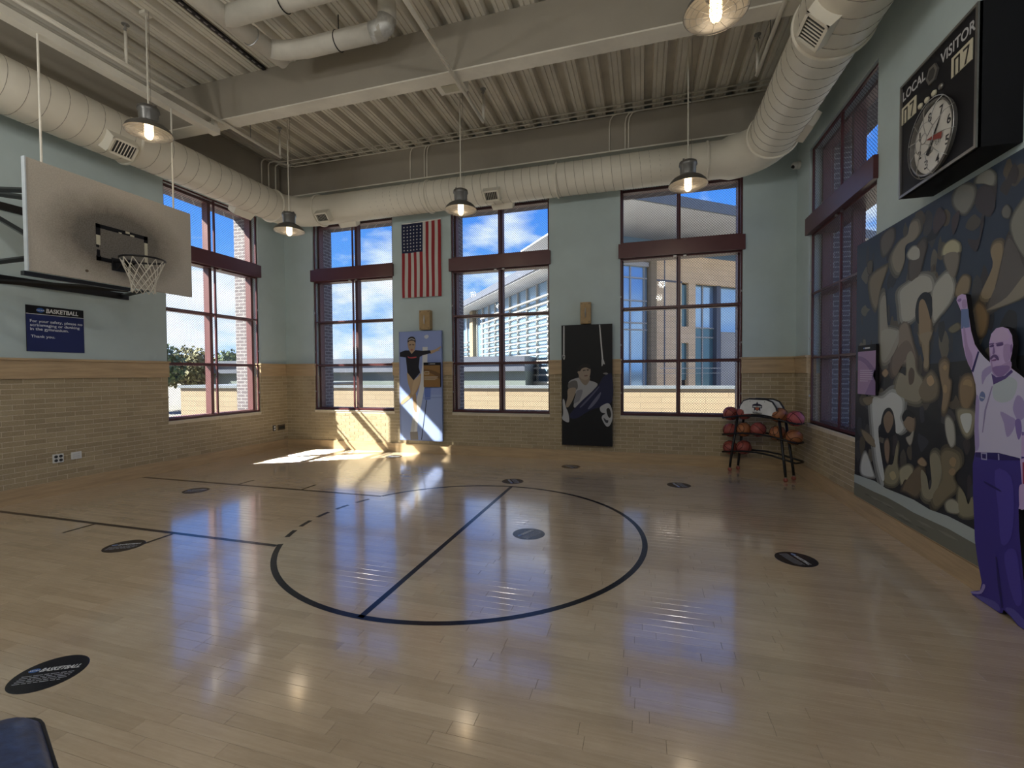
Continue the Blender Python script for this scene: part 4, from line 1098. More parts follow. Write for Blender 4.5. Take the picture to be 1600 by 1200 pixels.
t = thing('info_plaque', 'small purple text plaque on the near edge of the mural beside the window', 'plaque', (XM-.03, 5.98, 1.42))
MB().box((XM-.036, 5.775, 1.43), (XM-.012, 6.20, 1.99)).build('board', 'board_black', t)
mb = MB(); xp = XM-.0365
def qx(mb, x, a0, a1, z0_, z1_, c): mb.add([(x, a0, z0_), (x, a1, z0_), (x, a1, z1_), (x, a0, z1_)], [(0,1,2,3)], 0, c)
qx(mb, xp, 5.777, 6.198, 1.432, 1.92, (.34, .22, .40))
mb.add([(xp-.0004, 6.198-.42*i/10, 1.87-.17*(i/10)**2) for i in range(11)]+[(xp-.0004, 6.198-.42*i/10, 1.82-.24*(i/10)**2) for i in range(10, -1, -1)], [tuple(range(22))], 0, (.22, .14, .30))
mb.add([(xp-.0004, 5.777, 1.432), (xp-.0004, 5.777, 1.75), (xp-.0004, 5.87, 1.60), (xp-.0004, 6.02, 1.432)], [(0,1,2,3)], 0, (.24, .15, .33))
for i in range(6): qx(mb, xp-.0008, 6.14, 5.85-.01*(i % 3)+(.12 if i == 5 else 0), 1.70-.024*i, 1.708-.024*i, (.58, .48, .64))
logo_disc(mb, (xp-.0008, 6.05, 1.955), (0, -1, 0), (0, 0, 1), .014, 'NCAA', (-1, 0, 0)); qx(mb, xp-.0008, 6.03, 5.91, 1.947, 1.963, (.6, .6, .62))
mb.build('lettering', 'print_ink', t)

# ------------------------------------------------------------------ referee cut-out board
XF = XR-.095
c7 = lambda x, y: (1480+x/4.283, 440+y/4.283); c8 = lambda x, y: (1480+x/4.0, 690+y/4.0)
left = [c7(*p_) for p_ in [(62,125),(70,98),(100,82),(124,88),(131,120),(138,182),(148,250),(160,330),(185,420),(215,466),(250,508),(286,540),(283,470),(281,410),(295,350),(328,312),(370,303),(410,316),(434,360),(441,425),(433,482),(423,522),(430,580),(480,618),(520,650),(575,690),(610,780),(628,900),(622,1010),(600,1100)]]
left += [c8(*p_) for p_ in [(500,120),(512,260),(505,330),(498,400),(478,425),(446,420),(450,560),(462,700),(476,860),(500,1000),(545,1110),(560,1165),(520,1198),(478,1182),(440,1150),(395,1092),(352,1050),(346,1072),(326,1074),(240,1020),(198,998),(156,968),(150,936),(205,930),(216,880),(190,740),(173,620),(168,480),(162,350),(159,140),(174,70)]]
left += [c7(*p_) for p_ in [(188,1130),(182,1000),(185,900),(195,760),(190,690),(165,600),(125,510),(105,420),(92,310),(94,200)]]
t = thing('referee_cutout', 'life-size purple printed cut-out of a bald referee raising one fist', 'cutout', (XF, 4.05, 0))
P3 = [bp(u_, v_, 'x', XF) for u_, v_ in left]
for p_ in P3: p_.z = max(p_.z, .002)
MB().prism(P3, (.030, 0, 0)).build('board', 'board_black', t)
MB().box((XF+.03, 4.0, .5), (XM-.026, 4.1, .6)).build('spacer', 'black_paint', t); MB().box((XF+.03, 3.95, 1.5), (XM-.026, 4.05, 1.6)).build('spacer', 'black_paint', t)
sk, sk2, sk3 = (.54, .40, .70), (.40, .28, .54), (.25, .155, .40); shc, sh2, sh3 = (.56, .54, .74), (.36, .30, .58), (.21, .15, .44); nv, nv2, nv3 = (.05, .035, .25), (.075, .055, .34), (.024, .016, .13)
S = [(sk, left, False)]
def r7(c, p, s_=True): S.append((c, [c7(*q_) for q_ in p], s_))
def r8(c, p, s_=True): S.append((c, [c8(*q_) for q_ in p], s_))
S.append((nv, [c8(*p_) for p_ in [(174,70),(300,62),(500,100),(455,110),(470,300),(446,420),(450,560),(462,700),(476,860),(500,1000),(545,1110),(560,1165),(520,1198),(478,1182),(440,1150),(395,1092),(352,1050),(346,1072),(326,1074),(240,1020),(198,998),(156,968),(150,936),(205,930),(216,880),(190,740),(173,620),(168,480),(162,350),(159,140)]], False))
r7(shc, [(215,466),(250,508),(286,540),(300,600),(330,640),(380,630),(430,585),(480,618),(520,650),(575,690),(612,790),(622,900),(618,1000),(560,1010),(498,1010),(496,1190),(440,1180),(300,1150),(188,1135),(182,1000),(185,900),(195,760),(190,690),(172,606)], False)
r7((.46,.53,.60), [(310,690),(380,640),(430,640),(470,680),(440,780),(370,810),(310,780)])
r7(sh2, [(355,870),(420,900),(460,930),(440,1000),(400,1040),(380,950)]); r7(sh2, [(470,760),(514,800),(520,900),(480,930),(455,900),(440,840)])
r7(sh3, [(455,930),(490,925),(500,1000),(480,1060),(462,1010)]); r7(sh3, [(498,1005),(560,1010),(618,1000),(612,1020),(500,1030)], False)
r7(sh2, [(196,760),(215,800),(210,960),(215,1100),(190,1130),(183,1000),(186,900)]); r7(sh2, [(235,600),(300,560),(300,600),(260,640),(235,690)])
r7((.28,.24,.46), [(298,700),(306,700),(262,860),(240,1010),(234,1010),(250,860)], False)
r7((.15,.20,.42), [(215,770),(230,735),(250,745),(255,775),(240,800),(222,798)]); r7((.5,.53,.62), [(220,768),(252,778),(246,784),(222,776)], False)
r7(nv3, [(205,466),(216,470),(176,608),(162,598)], False)
r7((.10,.06,.24), [(296,615),(330,640),(385,630),(430,588),(442,604),(392,650),(310,690)], False)
r7((.14,.20,.42), [(94,184),(142,182),(152,305),(94,316)], False)
r7(sk2, [(100,130),(126,120),(130,170),(104,178)]); r7(sk3, [(68,124),(90,112),(96,126),(80,136)]); r7(sk2, [(108,320),(120,318),(140,430),(170,500),(162,580),(128,510)])
r7(sk2, [(288,470),(300,530),(320,580),(420,530),(428,582),(380,628),(335,636),(300,602)]); r7((.56,.43,.68), [(300,350),(350,312),(400,325),(420,380),(360,400),(300,400)])
r7(sk2, [(385,420),(432,430),(425,510),(390,540),(375,480)]); r7(sk3, [(302,575),(400,560),(420,580),(380,626),(335,632)])
r7((.10,.05,.20), [(286,430),(310,420),(314,434),(290,440)]); r7((.10,.05,.20), [(332,420),(372,410),(374,426),(336,434)]); r7((.16,.09,.28), [(284,415),(312,410),(314,418),(286,423)]); r7((.16,.09,.28), [(328,412),(370,404),(374,410),(330,419)])
r7(sk3, [(312,430),(322,470),(312,486),(304,478)]); r7((.13,.07,.22), [(288,510),(312,488),(336,494),(348,520),(338,526),(315,506),(294,524)]); r7((.22,.10,.28), [(300,524),(328,518),(328,530),(302,532)])
r7(sk3, [(424,430),(436,420),(438,460),(426,475)])
r8(nv3, [(178,66),(320,70),(456,104),(458,118),(320,116),(178,96)], False)
r8((.34,.33,.55), [(212,68),(250,70),(250,116),(214,112)], False); r8(nv3, [(218,76),(244,78),(244,108),(220,104)], False); r8((.34,.33,.55), [(318,76),(326,76),(328,116),(320,116)], False)
r8(nv2, [(300,180),(400,220),(420,420),(400,600),(340,640),(320,420)]); r8(nv2, [(360,700),(430,680),(460,860),(470,1000),(430,1020),(380,860)]); r8((.10,.085,.36), [(365,1040),(420,1050),(500,1140),(470,1168),(400,1090)]); r8((.10,.085,.34), [(190,960),(300,1000),(335,1050),(300,1052),(200,985)])
r8(nv3, [(303,720),(312,720),(335,900),(352,1040),(340,1040),(318,900)], False); r8(nv3, [(240,250),(330,300),(330,312),(240,262)]); r8((.30,.25,.55), [(150,936),(205,934),(225,890),(240,905),(215,950),(160,950)])
r8((.30,.03,.09), [(472,130),(500,125),(506,250),(474,268)], False)
r8(sk, [(455,275),(480,265),(508,270),(510,330),(498,400),(478,425),(456,415),(450,330)])
def rp(parent):
    mb = MB()
    for i, (c, pts, s_) in enumerate(S):
        pp = smooth_poly(pts, 3) if s_ else pts
        P_ = [bp(q_[0], q_[1], 'x', XF) for q_ in pp]
        for p_ in P_: p_.x = XF-.00004*(i+1); p_.z = max(p_.z, .004)
        mb.add(P_, [tuple(range(len(P_)))], 0, c)
    mb.build('print', 'print_ink', parent)
rp(t)

# ------------------------------------------------------------------ scoreboard
SX0, SY0, SY1, SZ0, SZ1 = 2.219, 3.957, 4.945, 3.25, 4.25
t = thing('scoreboard', 'old black scoreboard with a round caged clock and two score panels', 'scoreboard', (XR-.01, 4.45, 3.25))
bx = MB().box((SX0+.012, SY0, SZ0), (XR-.002, SY1, SZ1)).build('case', 'black_paint', t)
mb = MB(); fw = .022
for a in ((SY0, SY0+fw, SZ0, SZ1), (SY1-fw, SY1, SZ0, SZ1), (SY0+fw, SY1-fw, SZ0, SZ0+fw), (SY0+fw, SY1-fw, SZ1-fw, SZ1)): mb.box((SX0, a[0], a[2]), (SX0+.03, a[1], a[3]))
mb.build('face_frame', 'lamp_metal', t)
ex, ey = Vector((0, -1, 0)), Vector((0, 0, 1)); xs = SX0+.0105
mb = MB()
put_text(mb, 'LOCAL', (xs, 4.915, 4.10), ex, ey, width=.335, height=.082, c=(.46, .47, .49), bold=.022)
put_text(mb, 'VISITOR', (xs, 4.385, 4.085), ex, ey, width=.392, height=.085, c=(.46, .47, .49), bold=.022)
mb.build('lettering', 'print_ink', t)
for ya, yb_ in ((4.925, 4.705), (4.245, 4.02)):
    sp_ = MB().box((xs-.004, yb_, 3.895), (SX0+.013, ya, 4.045)).build('score_panel', 'cream_panel', t)
    mb = MB(); wdt = ya-yb_; x_ = xs-.0048
    def dg(u0, u1, v0, v1): mb.add([(x_, ya-wdt*u0, 3.895+.15*v0), (x_, ya-wdt*u1, 3.895+.15*v0), (x_, ya-wdt*u1, 3.895+.15*v1), (x_, ya-wdt*u0, 3.895+.15*v1)], [(0,1,2,3)], 0, (.03, .028, .025))
    dg(.14, .22, 0, .80); dg(.36, .44, 0, .80); dg(.14, .44, .74, .86); dg(.58, .88, .74, .86)
    mb.add([(x_, ya-wdt*a_, 3.895+.15*b_) for a_, b_ in ((.80, .76), (.88, .76), (.74, .05), (.65, .05))], [(0,1,2,3)], 0, (.03, .028, .025))
    mb.build('digits', 'print_ink', sp_)
MB().tube([(xs-.012, 4.475, 4.075), (SX0+.013, 4.475, 4.075)], .075, 6).build('maker_emblem', 'lamp_metal', t)
mb = MB(); mb.add([(xs-.0126, 4.475+.05*math.cos(a*PI/3), 4.075+.05*math.sin(a*PI/3)) for a in range(6)], [tuple(range(6))], 0, (.05, .05, .05)); mb.build('emblem_face', 'print_ink', t)
for yy, mt_ in ((4.634, 'cream_panel'), (4.545, 'cream_panel'), (4.451, 'cream_panel'), (4.362, 'lamp_metal')):
    mb = MB(); n = 12
    mb.tube([(xs-.02, yy, 3.91), (xs-.012, yy, 3.91), (SX0+.013, yy, 3.91)], [.008, .022, .026], n); mb.build('period_bulb', mt_, t, smooth=True)
CY_, CZ_, CRr = 4.448, 3.558, .270
MB().tube([(xs-.004, CY_, CZ_), (SX0+.013, CY_, CZ_)], CRr-.005, 48).build('clock_dial', 'clock_face', t)
rg = MB(); pr_ = []
for i in range(48):
    a = 2*PI*i/48; cs, sn = math.cos(a), math.sin(a)
    pr_ += [(xs-.0, CY_+CRr*cs, CZ_+CRr*sn), (xs-.032, CY_+CRr*cs, CZ_+CRr*sn), (xs-.032, CY_+(CRr+.012)*cs, CZ_+(CRr+.012)*sn), (xs+.0, CY_+(CRr+.012)*cs, CZ_+(CRr+.012)*sn)]
rg.add(pr_, [(4*i+j, 4*((i+1) % 48)+j, 4*((i+1) % 48)+(j+1) % 4, 4*i+(j+1) % 4) for i in range(48) for j in range(4)])
rg.build('clock_rim', 'lamp_metal', t)
mb = MB()
for i, dgt in enumerate('12345678'):
    a = PI/2+PI/4*1.35+i*PI/4*1.0                  # counter-clockwise from upper left
    c = Vector((xs-.0052, CY_, CZ_))+ex*(.195*math.cos(a))+ey*(.195*math.sin(a))
    nm_ = MB(); put_text(nm_, dgt, c-ex*.024-ey*.036, ex, ey, width=.048 if dgt != '1' else .018, height=.072, c=(.02, .02, .025), bold=.02)
    nm_.build('numeral', 'print_ink', t)
put_text(mb, 'Fair', (xs-.0052, CY_+.07, CZ_-.105), ex, ey, width=.075, height=.035, c=(.05, .05, .05), shear=.3)
put_text(mb, 'PLAY', (xs-.0052, CY_-.015, CZ_-.075), ex, ey, width=.085, height=.038, c=(.05, .05, .05), shear=.2)
mb.build('dial_lettering', 'print_ink', t)
mb = MB()
def hand(a, L, tail, wd, c, x_):
    d = ex*math.cos(a)+ey*math.sin(a); n_ = -ex*math.sin(a)+ey*math.cos(a); o_ = Vector((x_, CY_, CZ_))
    mb.add([o_-d*tail-n_*wd*1.6, o_-d*tail+n_*wd*1.6, o_+n_*wd, o_+d*L, o_-n_*wd], [(0,1,2,3,4)], 0, c)
hand(.95, .21, .13, .014, (.012, .012, .014), xs-.010); hand(PI-.25, .09, .12, .016, (.26, .05, .04), xs-.013)
mb.build('hands', 'print_ink', t)
cg_ = MB(); cx_ = xs-.034
for i in range(10):
    a = 2*PI*i/10+.2
    P_ = lambda r, dx: Vector((cx_+dx, CY_+r*math.cos(a), CZ_+r*math.sin(a)))
    cg_.tube([P_(.30, .012), P_(.25, -.022), P_(.12, -.034)], .003, 5)
for r, dx in ((.30, .0), (.12, -.034)): cg_.tube([Vector((cx_+dx, CY_+r*math.cos(a*PI/18), CZ_+r*math.sin(a*PI/18))) for a in range(36)], .003, 5, closed=True)
for i in range(5):
    a = 2*PI*i/5+.2; b_ = a+2*PI/10
    cg_.tube([Vector((cx_-.034, CY_+.12*math.cos(a), CZ_+.12*math.sin(a))), Vector((cx_-.036, CY_+.04*math.cos(b_), CZ_+.04*math.sin(b_)))], .003, 5)
cg_.tube([Vector((cx_-.036, CY_+.04*math.cos(a*PI/8), CZ_+.04*math.sin(a*PI/8))) for a in range(16)], .003, 5, closed=True)
cg_.build('wire_cage', 'steel', t)

# ------------------------------------------------------------------ security camera
t = thing('dome_camera', 'small white dome security camera high in the right corner', 'camera', (XR, 8.56, 5.10))
mb = MB(); mb.tube([(XR, 8.55, 5.10), (XR-.04, 8.55, 5.10)], .062, 20); mb.tube([(XR-.04, 8.55, 5.10), (XR-.10, 8.54, 5.095), (XR-.125, 8.535, 5.09)], [.058, .055, .03], 20); mb.build('housing', 'white_plastic', t, smooth=True)
MB().tube([(XR-.10, 8.53, 5.08), (XR-.135, 8.515, 5.065)], [.04, .012], 16).build('lens_dome', 'dark_plastic', t, smooth=True)

# ------------------------------------------------------------------ ball rack
FLp, FRp, RLp, RRp = Vector((1.385, 8.40, 0)), Vector((2.075, 7.76, 0)), Vector((1.60, 8.53, 0)), Vector((2.265, 7.94, 0))
e = (FRp-FLp).normalized(); nb = Vector((-e.y, e.x, 0)); 
if nb.y < 0: nb = -nb
mid = (FLp+FRp+RLp+RRp)/4; up = Vector((0, 0, 1))
t = thing('ball_rack', 'black three-tier steel ball rack with a white logo board in the corner', 'rack', mid)
D2 = .115
def RK(s, d, z): return mid+e*s+nb*d+up*z
legs = [(-.46, -D2, -.335), (.46, -D2, .335), (-.46, D2, -.335), (.46, D2, .335)]
for s0, d, s1 in legs:
    lg = MB().tube([RK(s0, d, .075), RK(s0*.97, d, .20), RK(s1, d*.75, 1.0)], .020, 10).build('leg', 'black_metal', t, smooth=True)
    mb = MB(); c = RK(s0, d, .032); mb.tube([c-nb*.012, c+nb*.012], .032, 16); mb.build('caster', 'caster_red', lg, smooth=True)
    MB().tube([RK(s0, d, .045), RK(s0, d, .09)], .012, 8).build('caster_stem', 'steel', lg)
def tray(z, hl, pk=.055):
    tr = None
    for d in (-D2, D2):
        pts = [RK(-hl, d, z-.02), RK(-hl*.4, d, z+pk*.75), RK(0, d, z+pk), RK(hl*.4, d, z+pk*.75), RK(hl, d, z-.02)]
        o = MB().tube(pts, .015, 8).build('shelf_rail', 'black_metal', t, smooth=True)
    for s, zz_ in ((-hl, z-.02), (hl, z-.02)):
        MB().tube([RK(s, -D2, zz_), RK(s*1.04, -D2*.5, zz_), RK(s*1.04, D2*.5, zz_), RK(s, D2, zz_)], .013, 8).build('end_rail', 'black_metal', t, smooth=True)
    return lambda s: z+pk-(pk+.02)*min(1, abs(s)/hl)**1.2
TZ = [(.335, .60), (.635, .60), (.925, .60)]
tops = [tray(z, hl) for z, hl in TZ]
def bpts(d, lift=0): return [RK(-.325, d, .985+lift), RK(-.285, d, 1.13+lift), RK(-.23, d, 1.21+lift), RK(-.14, d, 1.24+lift), RK(.14, d, 1.24+lift), RK(.23, d, 1.21+lift), RK(.285, d, 1.13+lift), RK(.325, d, .985+lift), RK(0, d, 1.02+lift)]
for d, lb in ((-.10, 'front'), (.10, 'rear')):
    bo = MB().prism(bpts(d), nb*.008).build('sign_board', 'panel_white', t)
    MB().tube([RK(-.335, d+.015, .98), RK(-.295, d+.015, 1.13), RK(-.235, d+.015, 1.215), RK(-.14, d+.015, 1.25), RK(.14, d+.015, 1.25), RK(.235, d+.015, 1.215), RK(.295, d+.015, 1.13), RK(.335, d+.015, .98)], .014, 8).build('board_frame', 'black_metal', t, smooth=True)
    for s, z in ((-.12, 1.215), (.12, 1.215), (-.30, 1.01), (.30, 1.01)): MB().tube([RK(s, d-.004, z), RK(s, d, z)], .006, 8).build('screw', 'black_metal', bo)
    if d < 0:
        mb = MB(); o_ = RK(0, d-.0012, 1.13)
        def lg_(pts, c, kk): mb.add([o_-nb*.0006*kk+e*a_*.085+up*b_*.085 for a_, b_ in pts], [tuple(range(len(pts)))], 0, c)
        lg_([(-.95,.35),(-.45,.55),(-.22,.55),(0,1.0),(.22,.55),(.45,.55),(.95,.35),(.95,-.25),(.6,-.25),(.62,-.85),(.35,-.6),(0,-.8),(-.35,-.6),(-.62,-.85),(-.6,-.25),(-.95,-.25)], (.02, .02, .05), 1)
        lg_([(-.38,-.15),(.38,-.15),(.3,-.5),(0,-.72),(-.3,-.5)], (.42, .12, .06), 2); lg_([(-.8,.15),(.8,.15),(.8,-.1),(-.8,-.1)], (.5, .53, .52), 2); lg_([(-.05,.45),(.05,.45),(.05,-.1),(-.05,-.1)], (.02, .02, .04), 3)
        put_text(mb, 'Wilson', o_-e*.075-up*.115-nb*.0006, e, up, width=.15, height=.034, c=(.03, .03, .03), bold=.03, shear=.2)
        mb.build('emblem', 'print_ink', bo)
# basketballs
BR = .118
bp_ = thing('basketball', '', 'basketball', (0, 0, 0))
mb = MB(); prof = [(BR*math.sin(a*PI/16), -BR*math.cos(a*PI/16)) for a in range(17)]; mb.lathe(prof, n=28)
ballo = mb.build('cover', 'ball_red', bp_, smooth=True, world=False)
sm = MB(); rr_ = BR+.0006
sm.tube(arc((0,0,0), rr_, 0, 2*PI, 32, 'xz')[:-1], .0038, 5, closed=True); sm.tube(arc((0,0,0), rr_, 0, 2*PI, 32, 'xy')[:-1], .0038, 5, closed=True)
for s_ in (-1, 1):
    pts = []
    for i in range(33):
        a = 2*PI*i/32; x_ = .62*math.cos(a); z_ = .62*math.sin(a)*.95; y_ = s_*math.sqrt(max(0, 1-x_*x_-z_*z_))
        v_ = Vector((x_, y_, z_)).normalized()*rr_; pts.append(v_)
    sm.tube(pts[:-1], .0038, 5, closed=True)
seam = sm.build('seam', 'black_paint', bp_, world=False)
balls = [(2, -.53, 'red', 'dark red basketball at the left end of the top shelf'), (2, -.285, 'red', 'basketball mostly hidden behind the left side of the logo board'), (2, .30, 'orange', 'orange basketball on the top shelf just right of the logo board'), (2, .54, 'pink', 'pinkish basketball at the right end of the top shelf'),
         (1, -.53, 'red', 'dark red basketball at the left end of the middle shelf'), (1, -.285, 'orange', 'brown basketball on the middle shelf behind the left leg'), (1, -.04, 'red', 'red basketball in the centre of the middle shelf'), (1, .27, 'orange', 'orange basketball on the middle shelf behind the right leg'), (1, .52, 'orange', 'orange basketball at the right end of the middle shelf'),
         (0, -.53, 'red', 'dark red basketball at the left end of the bottom shelf'), (0, -.285, 'red', 'red basketball beside the left one on the bottom shelf')]
import copy as _c
covers = {}
for i, (ti, s, cl_, lb) in enumerate(balls):
    b_ = bp_ if i == 0 else copy_tree(bp_)
    b_['label'] = lb; b_['group'] = 'basketballs on the rack'
    zc = tops[ti](s)+math.sqrt(max(.0001, (BR+.013)**2-D2**2))
    b_.location = RK(s, 0, zc); b_.rotation_euler = (random.uniform(-1, 1), random.uniform(-1, 1), random.uniform(0, 6))
    if cl_ != 'red':
        for ch in b_.children:
            if ch.name.startswith('cover'):
                if cl_ not in covers:
                    me = ballo.data.copy(); me.materials.clear(); me.materials.append(M['ball_'+cl_]); covers[cl_] = me
                ch.data = covers[cl_]

# ------------------------------------------------------------------ padded stool, foreground corner
t = thing('padded_stool', 'dark blue padded vinyl stool corner with stitched seam in the foreground', 'stool', (-1.40, .45, 0))
fc = Vector((-1.455, .725, 0)); e2 = Vector((.93, -.37, 0)).normalized(); e1 = Vector((-.37, -.93, 0)).normalized()
cc = fc+e2*.22+e1*.22; zt = .90
def rrect(h, r, z, n=6):
    out = []
    for sx, sy, a0 in ((1, 1, 0), (-1, 1, PI/2), (-1, -1, PI), (1, -1, 1.5*PI)):
        for i in range(n+1):
            a = a0+PI/2*i/n; out.append(cc+e2*(sx*(h-r)+r*math.cos(a))-e1*(sy*(h-r)+r*math.sin(a))+Vector((0, 0, z)))
    return out
mb = MB(); L_ = [rrect(.195, .06, zt-.15), rrect(.22, .075, zt-.135), rrect(.225, .075, zt-.05), rrect(.222, .075, zt-.035), rrect(.205, .07, zt-.012), rrect(.16, .06, zt+.004), rrect(.08, .04, zt+.010)]
n = len(L_[0]); vv = [p_ for r_ in L_ for p_ in r_]
fs = [(i*n+j, i*n+(j+1) % n, (i+1)*n+(j+1) % n, (i+1)*n+j) for i in range(len(L_)-1) for j in range(n)]+[tuple(range(n)), tuple((len(L_)-1)*n+j for j in range(n))]
mb.add(vv, fs); mb.build('seat_pad', 'blue_vinyl', t, smooth=True)
MB().tube(rrect(.2235, .075, zt-.036), .004, 6, closed=True).build('seam_piping', 'black_paint', t, smooth=True)
for a_, b_ in ((1,1),(1,-1),(-1,1),(-1,-1)):
    p_ = cc+e2*.15*a_+e1*.15*b_; q_ = cc+e2*.19*a_+e1*.19*b_
    MB().tube([p_+Vector((0,0,zt-.14)), q_+Vector((0,0,.001))], .014, 10).build('leg', 'black_metal', t)
MB().tube([cc+e2*.182*math.cos(a*PI/12)*1.0+e1*.182*math.sin(a*PI/12)+Vector((0,0,.28)) for a in range(24)], .010, 8, closed=True).build('foot_ring', 'black_metal', t)

# ------------------------------------------------------------------ outside
gr = MB().box((-160, -90, -1.4), (120, 160, -1.2)).build('ground', 'concrete'); tag(gr, 'pale paving outside the windows', None, None, 'structure')
t = thing('parapet_wall', 'long sunlit tan block wall outside the back windows', 'wall', (-5, 22, -1.2))
MB().box((-20.5, 22, -1.2), (17, 22.5, .93)).build('blockwork', 'parapet_block', t); MB().box((-20.5, 21.9, .93), (17, 22.6, 1.06)).build('coping', 'coping', t)
t = thing('low_roof_building', 'low building with slate grey roof band behind the tan wall', 'building', (-22, 34, -1.2))
MB().box((-40, 32.1, -1.2), (-8.35, 40, 1.85)).build('wall', 'green_metal', t); MB().box((-40.2, 31.7, 1.85), (-8.3, 40.2, 2.55)).build('fascia', 'slate_metal', t); MB().box((-40.2, 31.5, 2.55), (-8.25, 40.4, 2.95)).build('roof_edge', 'slate_metal', t)
# glass building with louvres, canopy roof and brick wing
K = Vector((-1.44, 26.67, 0)); DA = Vector((-.62, .785, 0)).normalized(); DB = Vector((.785, .62, 0)).normalized(); NA, NB = -DB, -DA
t = thing('glass_building', 'large glass and brick building with white louvres and a broad canopy roof', 'building', tuple(K+Vector((0, 0, -1.2))))
def slabA(mb, s0, s1, z0_, z1_, d0, d1, mi=0):      # s along A, d outward
    c = K+DA*(s0+s1)/2+NA*(d0+d1)/2+up*(z0_+z1_)/2; mb.obox(c, DA, NA, up, abs(s1-s0)/2, abs(d1-d0)/2, (z1_-z0_)/2, mi)
def slabB(mb, s0, s1, z0_, z1_, d0, d1, mi=0):
    c = K+DB*(s0+s1)/2+NB*(d0+d1)/2+up*(z0_+z1_)/2; mb.obox(c, DB, NB, up, abs(s1-s0)/2, abs(d1-d0)/2, (z1_-z0_)/2, mi)
def A_(name, mat, *a): mb = MB(); slabA(mb, *a); return mb.build(name, mat, t)
def B_(name, mat, *a): mb = MB(); slabB(mb, *a); return mb.build(name, mat, t)
A_('curtain_wall', 'facade_glass', .1, 46, -1.2, 8.7, -.3, 0)
ms = [0.9+1.95*i for i in range(23)]
for s in ms: A_('mullion', 'facade_white', s-.07, s+.07, -1.2, 8.7, 0, .16)
A_('pillar', 'parapet_block', 26.7, 27.9, -1.2, 8.7, 0, .5)
for i in range(13): A_('louvre', 'facade_white', .3, 23.6, .95+.535*i, 1.06+.535*i, .35, .62)
for i in range(9): A_('louvre', 'facade_white', 28.2, 45, .95+.535*i, 1.06+.535*i, .35, .62)
A_('plinth', 'facade_white', 0, 13.5, .4, .95, 0, .5)
mb = MB(); slabA(mb, 1.6, 47, 8.75, 9.0, -6, 2.0); slabB(mb, -2.6, 26, 10.35, 10.45, -8, 3.0); mb.build('roof_soffit', 'soffit_grey', t)
A_('roof_fascia', 'slate_metal', 1.6, 47, 8.85, 9.45, 1.95, 2.1)
B_('roof_fascia', 'coping', -2.6, 26, 10.35, 10.9, 3.0, 3.12)
B_('upper_glazing', 'facade_glass', .0, 20, 8.9, 10.4, -2.5, -2.2)
B_('corner_glazing', 'facade_glass', .0, 2.1, -1.2, 7.9, -.3, -.05)
for z in (7.23, 5.9, 4.6, 4.2, 2.4): B_('glazing_bar', 'facade_white', .0, 2.1, z-.04, z+.04, -.05, .02)
for s in (.05, .9, 1.86): B_('glazing_bar', 'facade_white', s-.03, s+.03, -1.2, 7.9, -.05, .02)
B_('corner_cap', 'facade_white', -.1, 2.1, 7.9, 8.15, -.3, .15)
B_('lit_pilaster', 'parapet_block', 2.15, 2.55, -1.2, 8.7, -.3, .30)
B_('brick_wall', 'facade_brick', 2.55, 4.7, -1.2, 8.6, -.3, .0)
B_('expansion_joint', 'slate_metal', 3.34, 3.42, -1.2, 8.6, 0, .02); B_('string_course', 'slate_metal', 2.55, 4.7, 7.15, 7.25, 0, .04)
B_('brick_lintel', 'facade_brick', 4.7, 20, 7.2, 8.85, -.3, .02)
B_('brick_pier', 'facade_brick', 5.25, 5.8, -1.2, 7.2, -.3, 0)
for z0_, z1_ in ((4.5, 7.1), (1.2, 3.5)): B_('slot_window', 'facade_glass_dark', 4.7, 5.25, z0_, z1_, -.3, -.2)
B_('brick_spandrel', 'facade_brick', 4.7, 5.25, 3.5, 4.5, -.3, 0)
B_('bay_window', 'facade_glass', 5.8, 7.65, 4.5, 7.2, -.5, -.4); B_('bay_window', 'facade_glass_dark', 5.8, 7.65, -1.2, 4.5, -.5, -.4)
for z in (4.5, 3.9): B_('bay_transom', 'facade_white', 5.8, 7.65, z-.04, z+.04, -.4, -.32)
B_('bay_mullion', 'facade_white', 6.68, 6.76, -1.2, 7.2, -.4, -.34)
B_('grey_pier', 'slate_metal', 7.65, 8.0, -1.2, 7.2, -.5, -.1)
B_('bay_window', 'facade_glass', 8.0, 20, 4.3, 7.2, -.5, -.4); B_('pale_panel', 'facade_white', 8.4, 20, -1.2, 4.3, -.6, -.45); B_('grey_pier', 'slate_metal', 8.0, 8.4, -1.2, 4.3, -.6, -.5)
B_('railing', 'facade_white', 2.6, 9.0, 1.9, 1.95, .5, .53); B_('railing', 'facade_white', 2.6, 9.0, 1.6, 1.63, .5, .53)
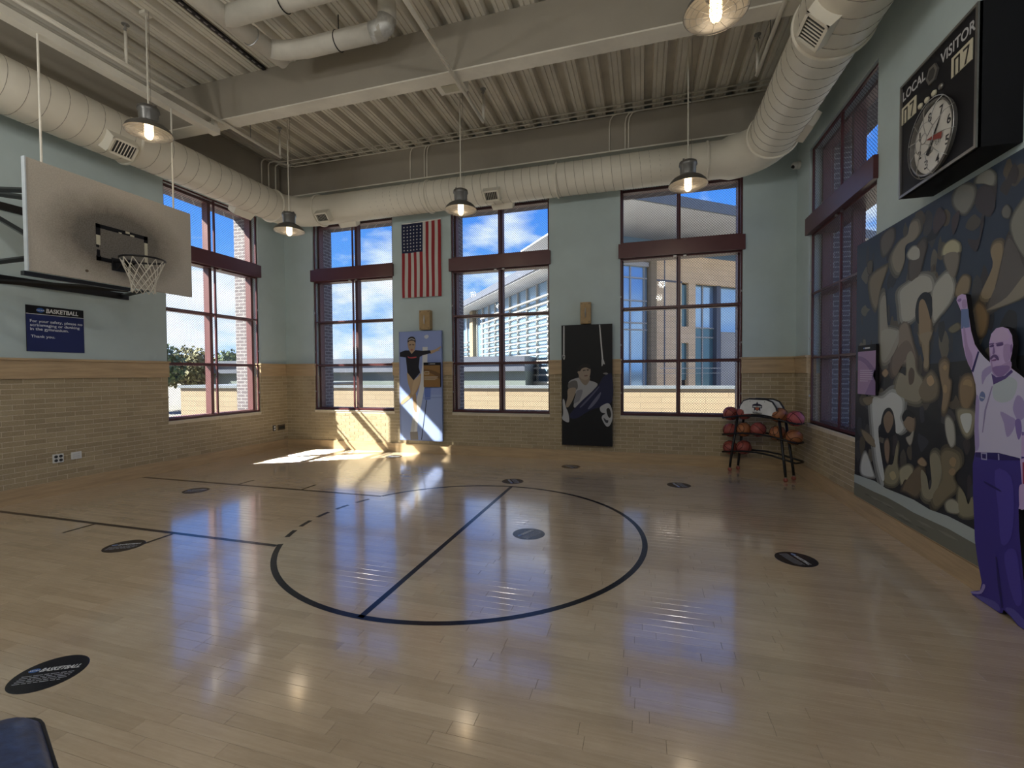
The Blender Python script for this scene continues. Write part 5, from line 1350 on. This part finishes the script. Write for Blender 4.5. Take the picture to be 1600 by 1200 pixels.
mb = MB(); slabB(mb, 2.0, 20, -1.2, 8.5, -6, -.7); mb.build('core', 'slate_metal', t)
# block wall and trees to the left
t = thing('block_building', 'pale block wall with flat coping seen through the left window', 'building', (-24, 22, -1.2))
MB().box((-24.9, 19, -1.2), (-20.9, 30, 1.0)).build('blockwork', 'parapet_block', t); MB().box((-25.0, 18.9, 1.0), (-20.8, 30.1, 1.14)).build('coping', 'coping', t)
def tree(x, y, h, r, mat, lb, seed):
    rd = random.Random(seed)
    t = thing('tree', lb, 'tree', (x, y, -1.2), 'trees outside the left window')
    tk = MB().tube([(x, y, -1.2), (x+.1, y, h*.35), (x-.1, y+.1, h*.75)], [.28, .2, .08], 10)
    for i in range(5):
        a = rd.uniform(0, 6.28); tk.tube([(x, y, h*(.3+.08*i)), (x+r*.7*math.cos(a), y+r*.7*math.sin(a), h*(.5+.09*i))], [.09, .03], 6)
    tk.build('trunk', 'bark', t)
    lf = MB(); lobes = [(Vector((x+rd.uniform(-.5, .5)*r, y+rd.uniform(-.5, .5)*r, h*rd.uniform(.45, .9))), r*rd.uniform(.35, .6)) for _ in range(9)]
    for i in range(4200):
        c, lr = rd.choice(lobes); d = Vector((rd.gauss(0, 1), rd.gauss(0, 1), rd.gauss(0, 1))).normalized(); p_ = c+d*lr*rd.uniform(.6, 1.05)
        a1 = Vector((rd.gauss(0, 1), rd.gauss(0, 1), rd.gauss(0, 1))).normalized(); a2 = d.cross(a1).normalized(); s = rd.uniform(.12, .24)
        lf.add([p_-a1*s, p_+a2*s*.6, p_+a1*s, p_-a2*s*.6], [(0,1,2,3)])
    tag(lf.build('foliage', mat, t), kind='stuff')
tree(-38, 25.6, 5.0, 3.4, 'leaf_green', 'tall green tree at the left edge of the left window', 1)
tree(-40, 31.0, 3.4, 2.4, 'leaf_autumn', 'lower yellowing tree behind the mullion of the left window', 2)
tree(-41, 35.5, 3.2, 2.6, 'leaf_green', 'low green tree at the right of the left window', 3)
tree(-33, 21.6, 3.0, 1.7, 'leaf_autumn', 'small autumn tree left of the pale block wall', 4)
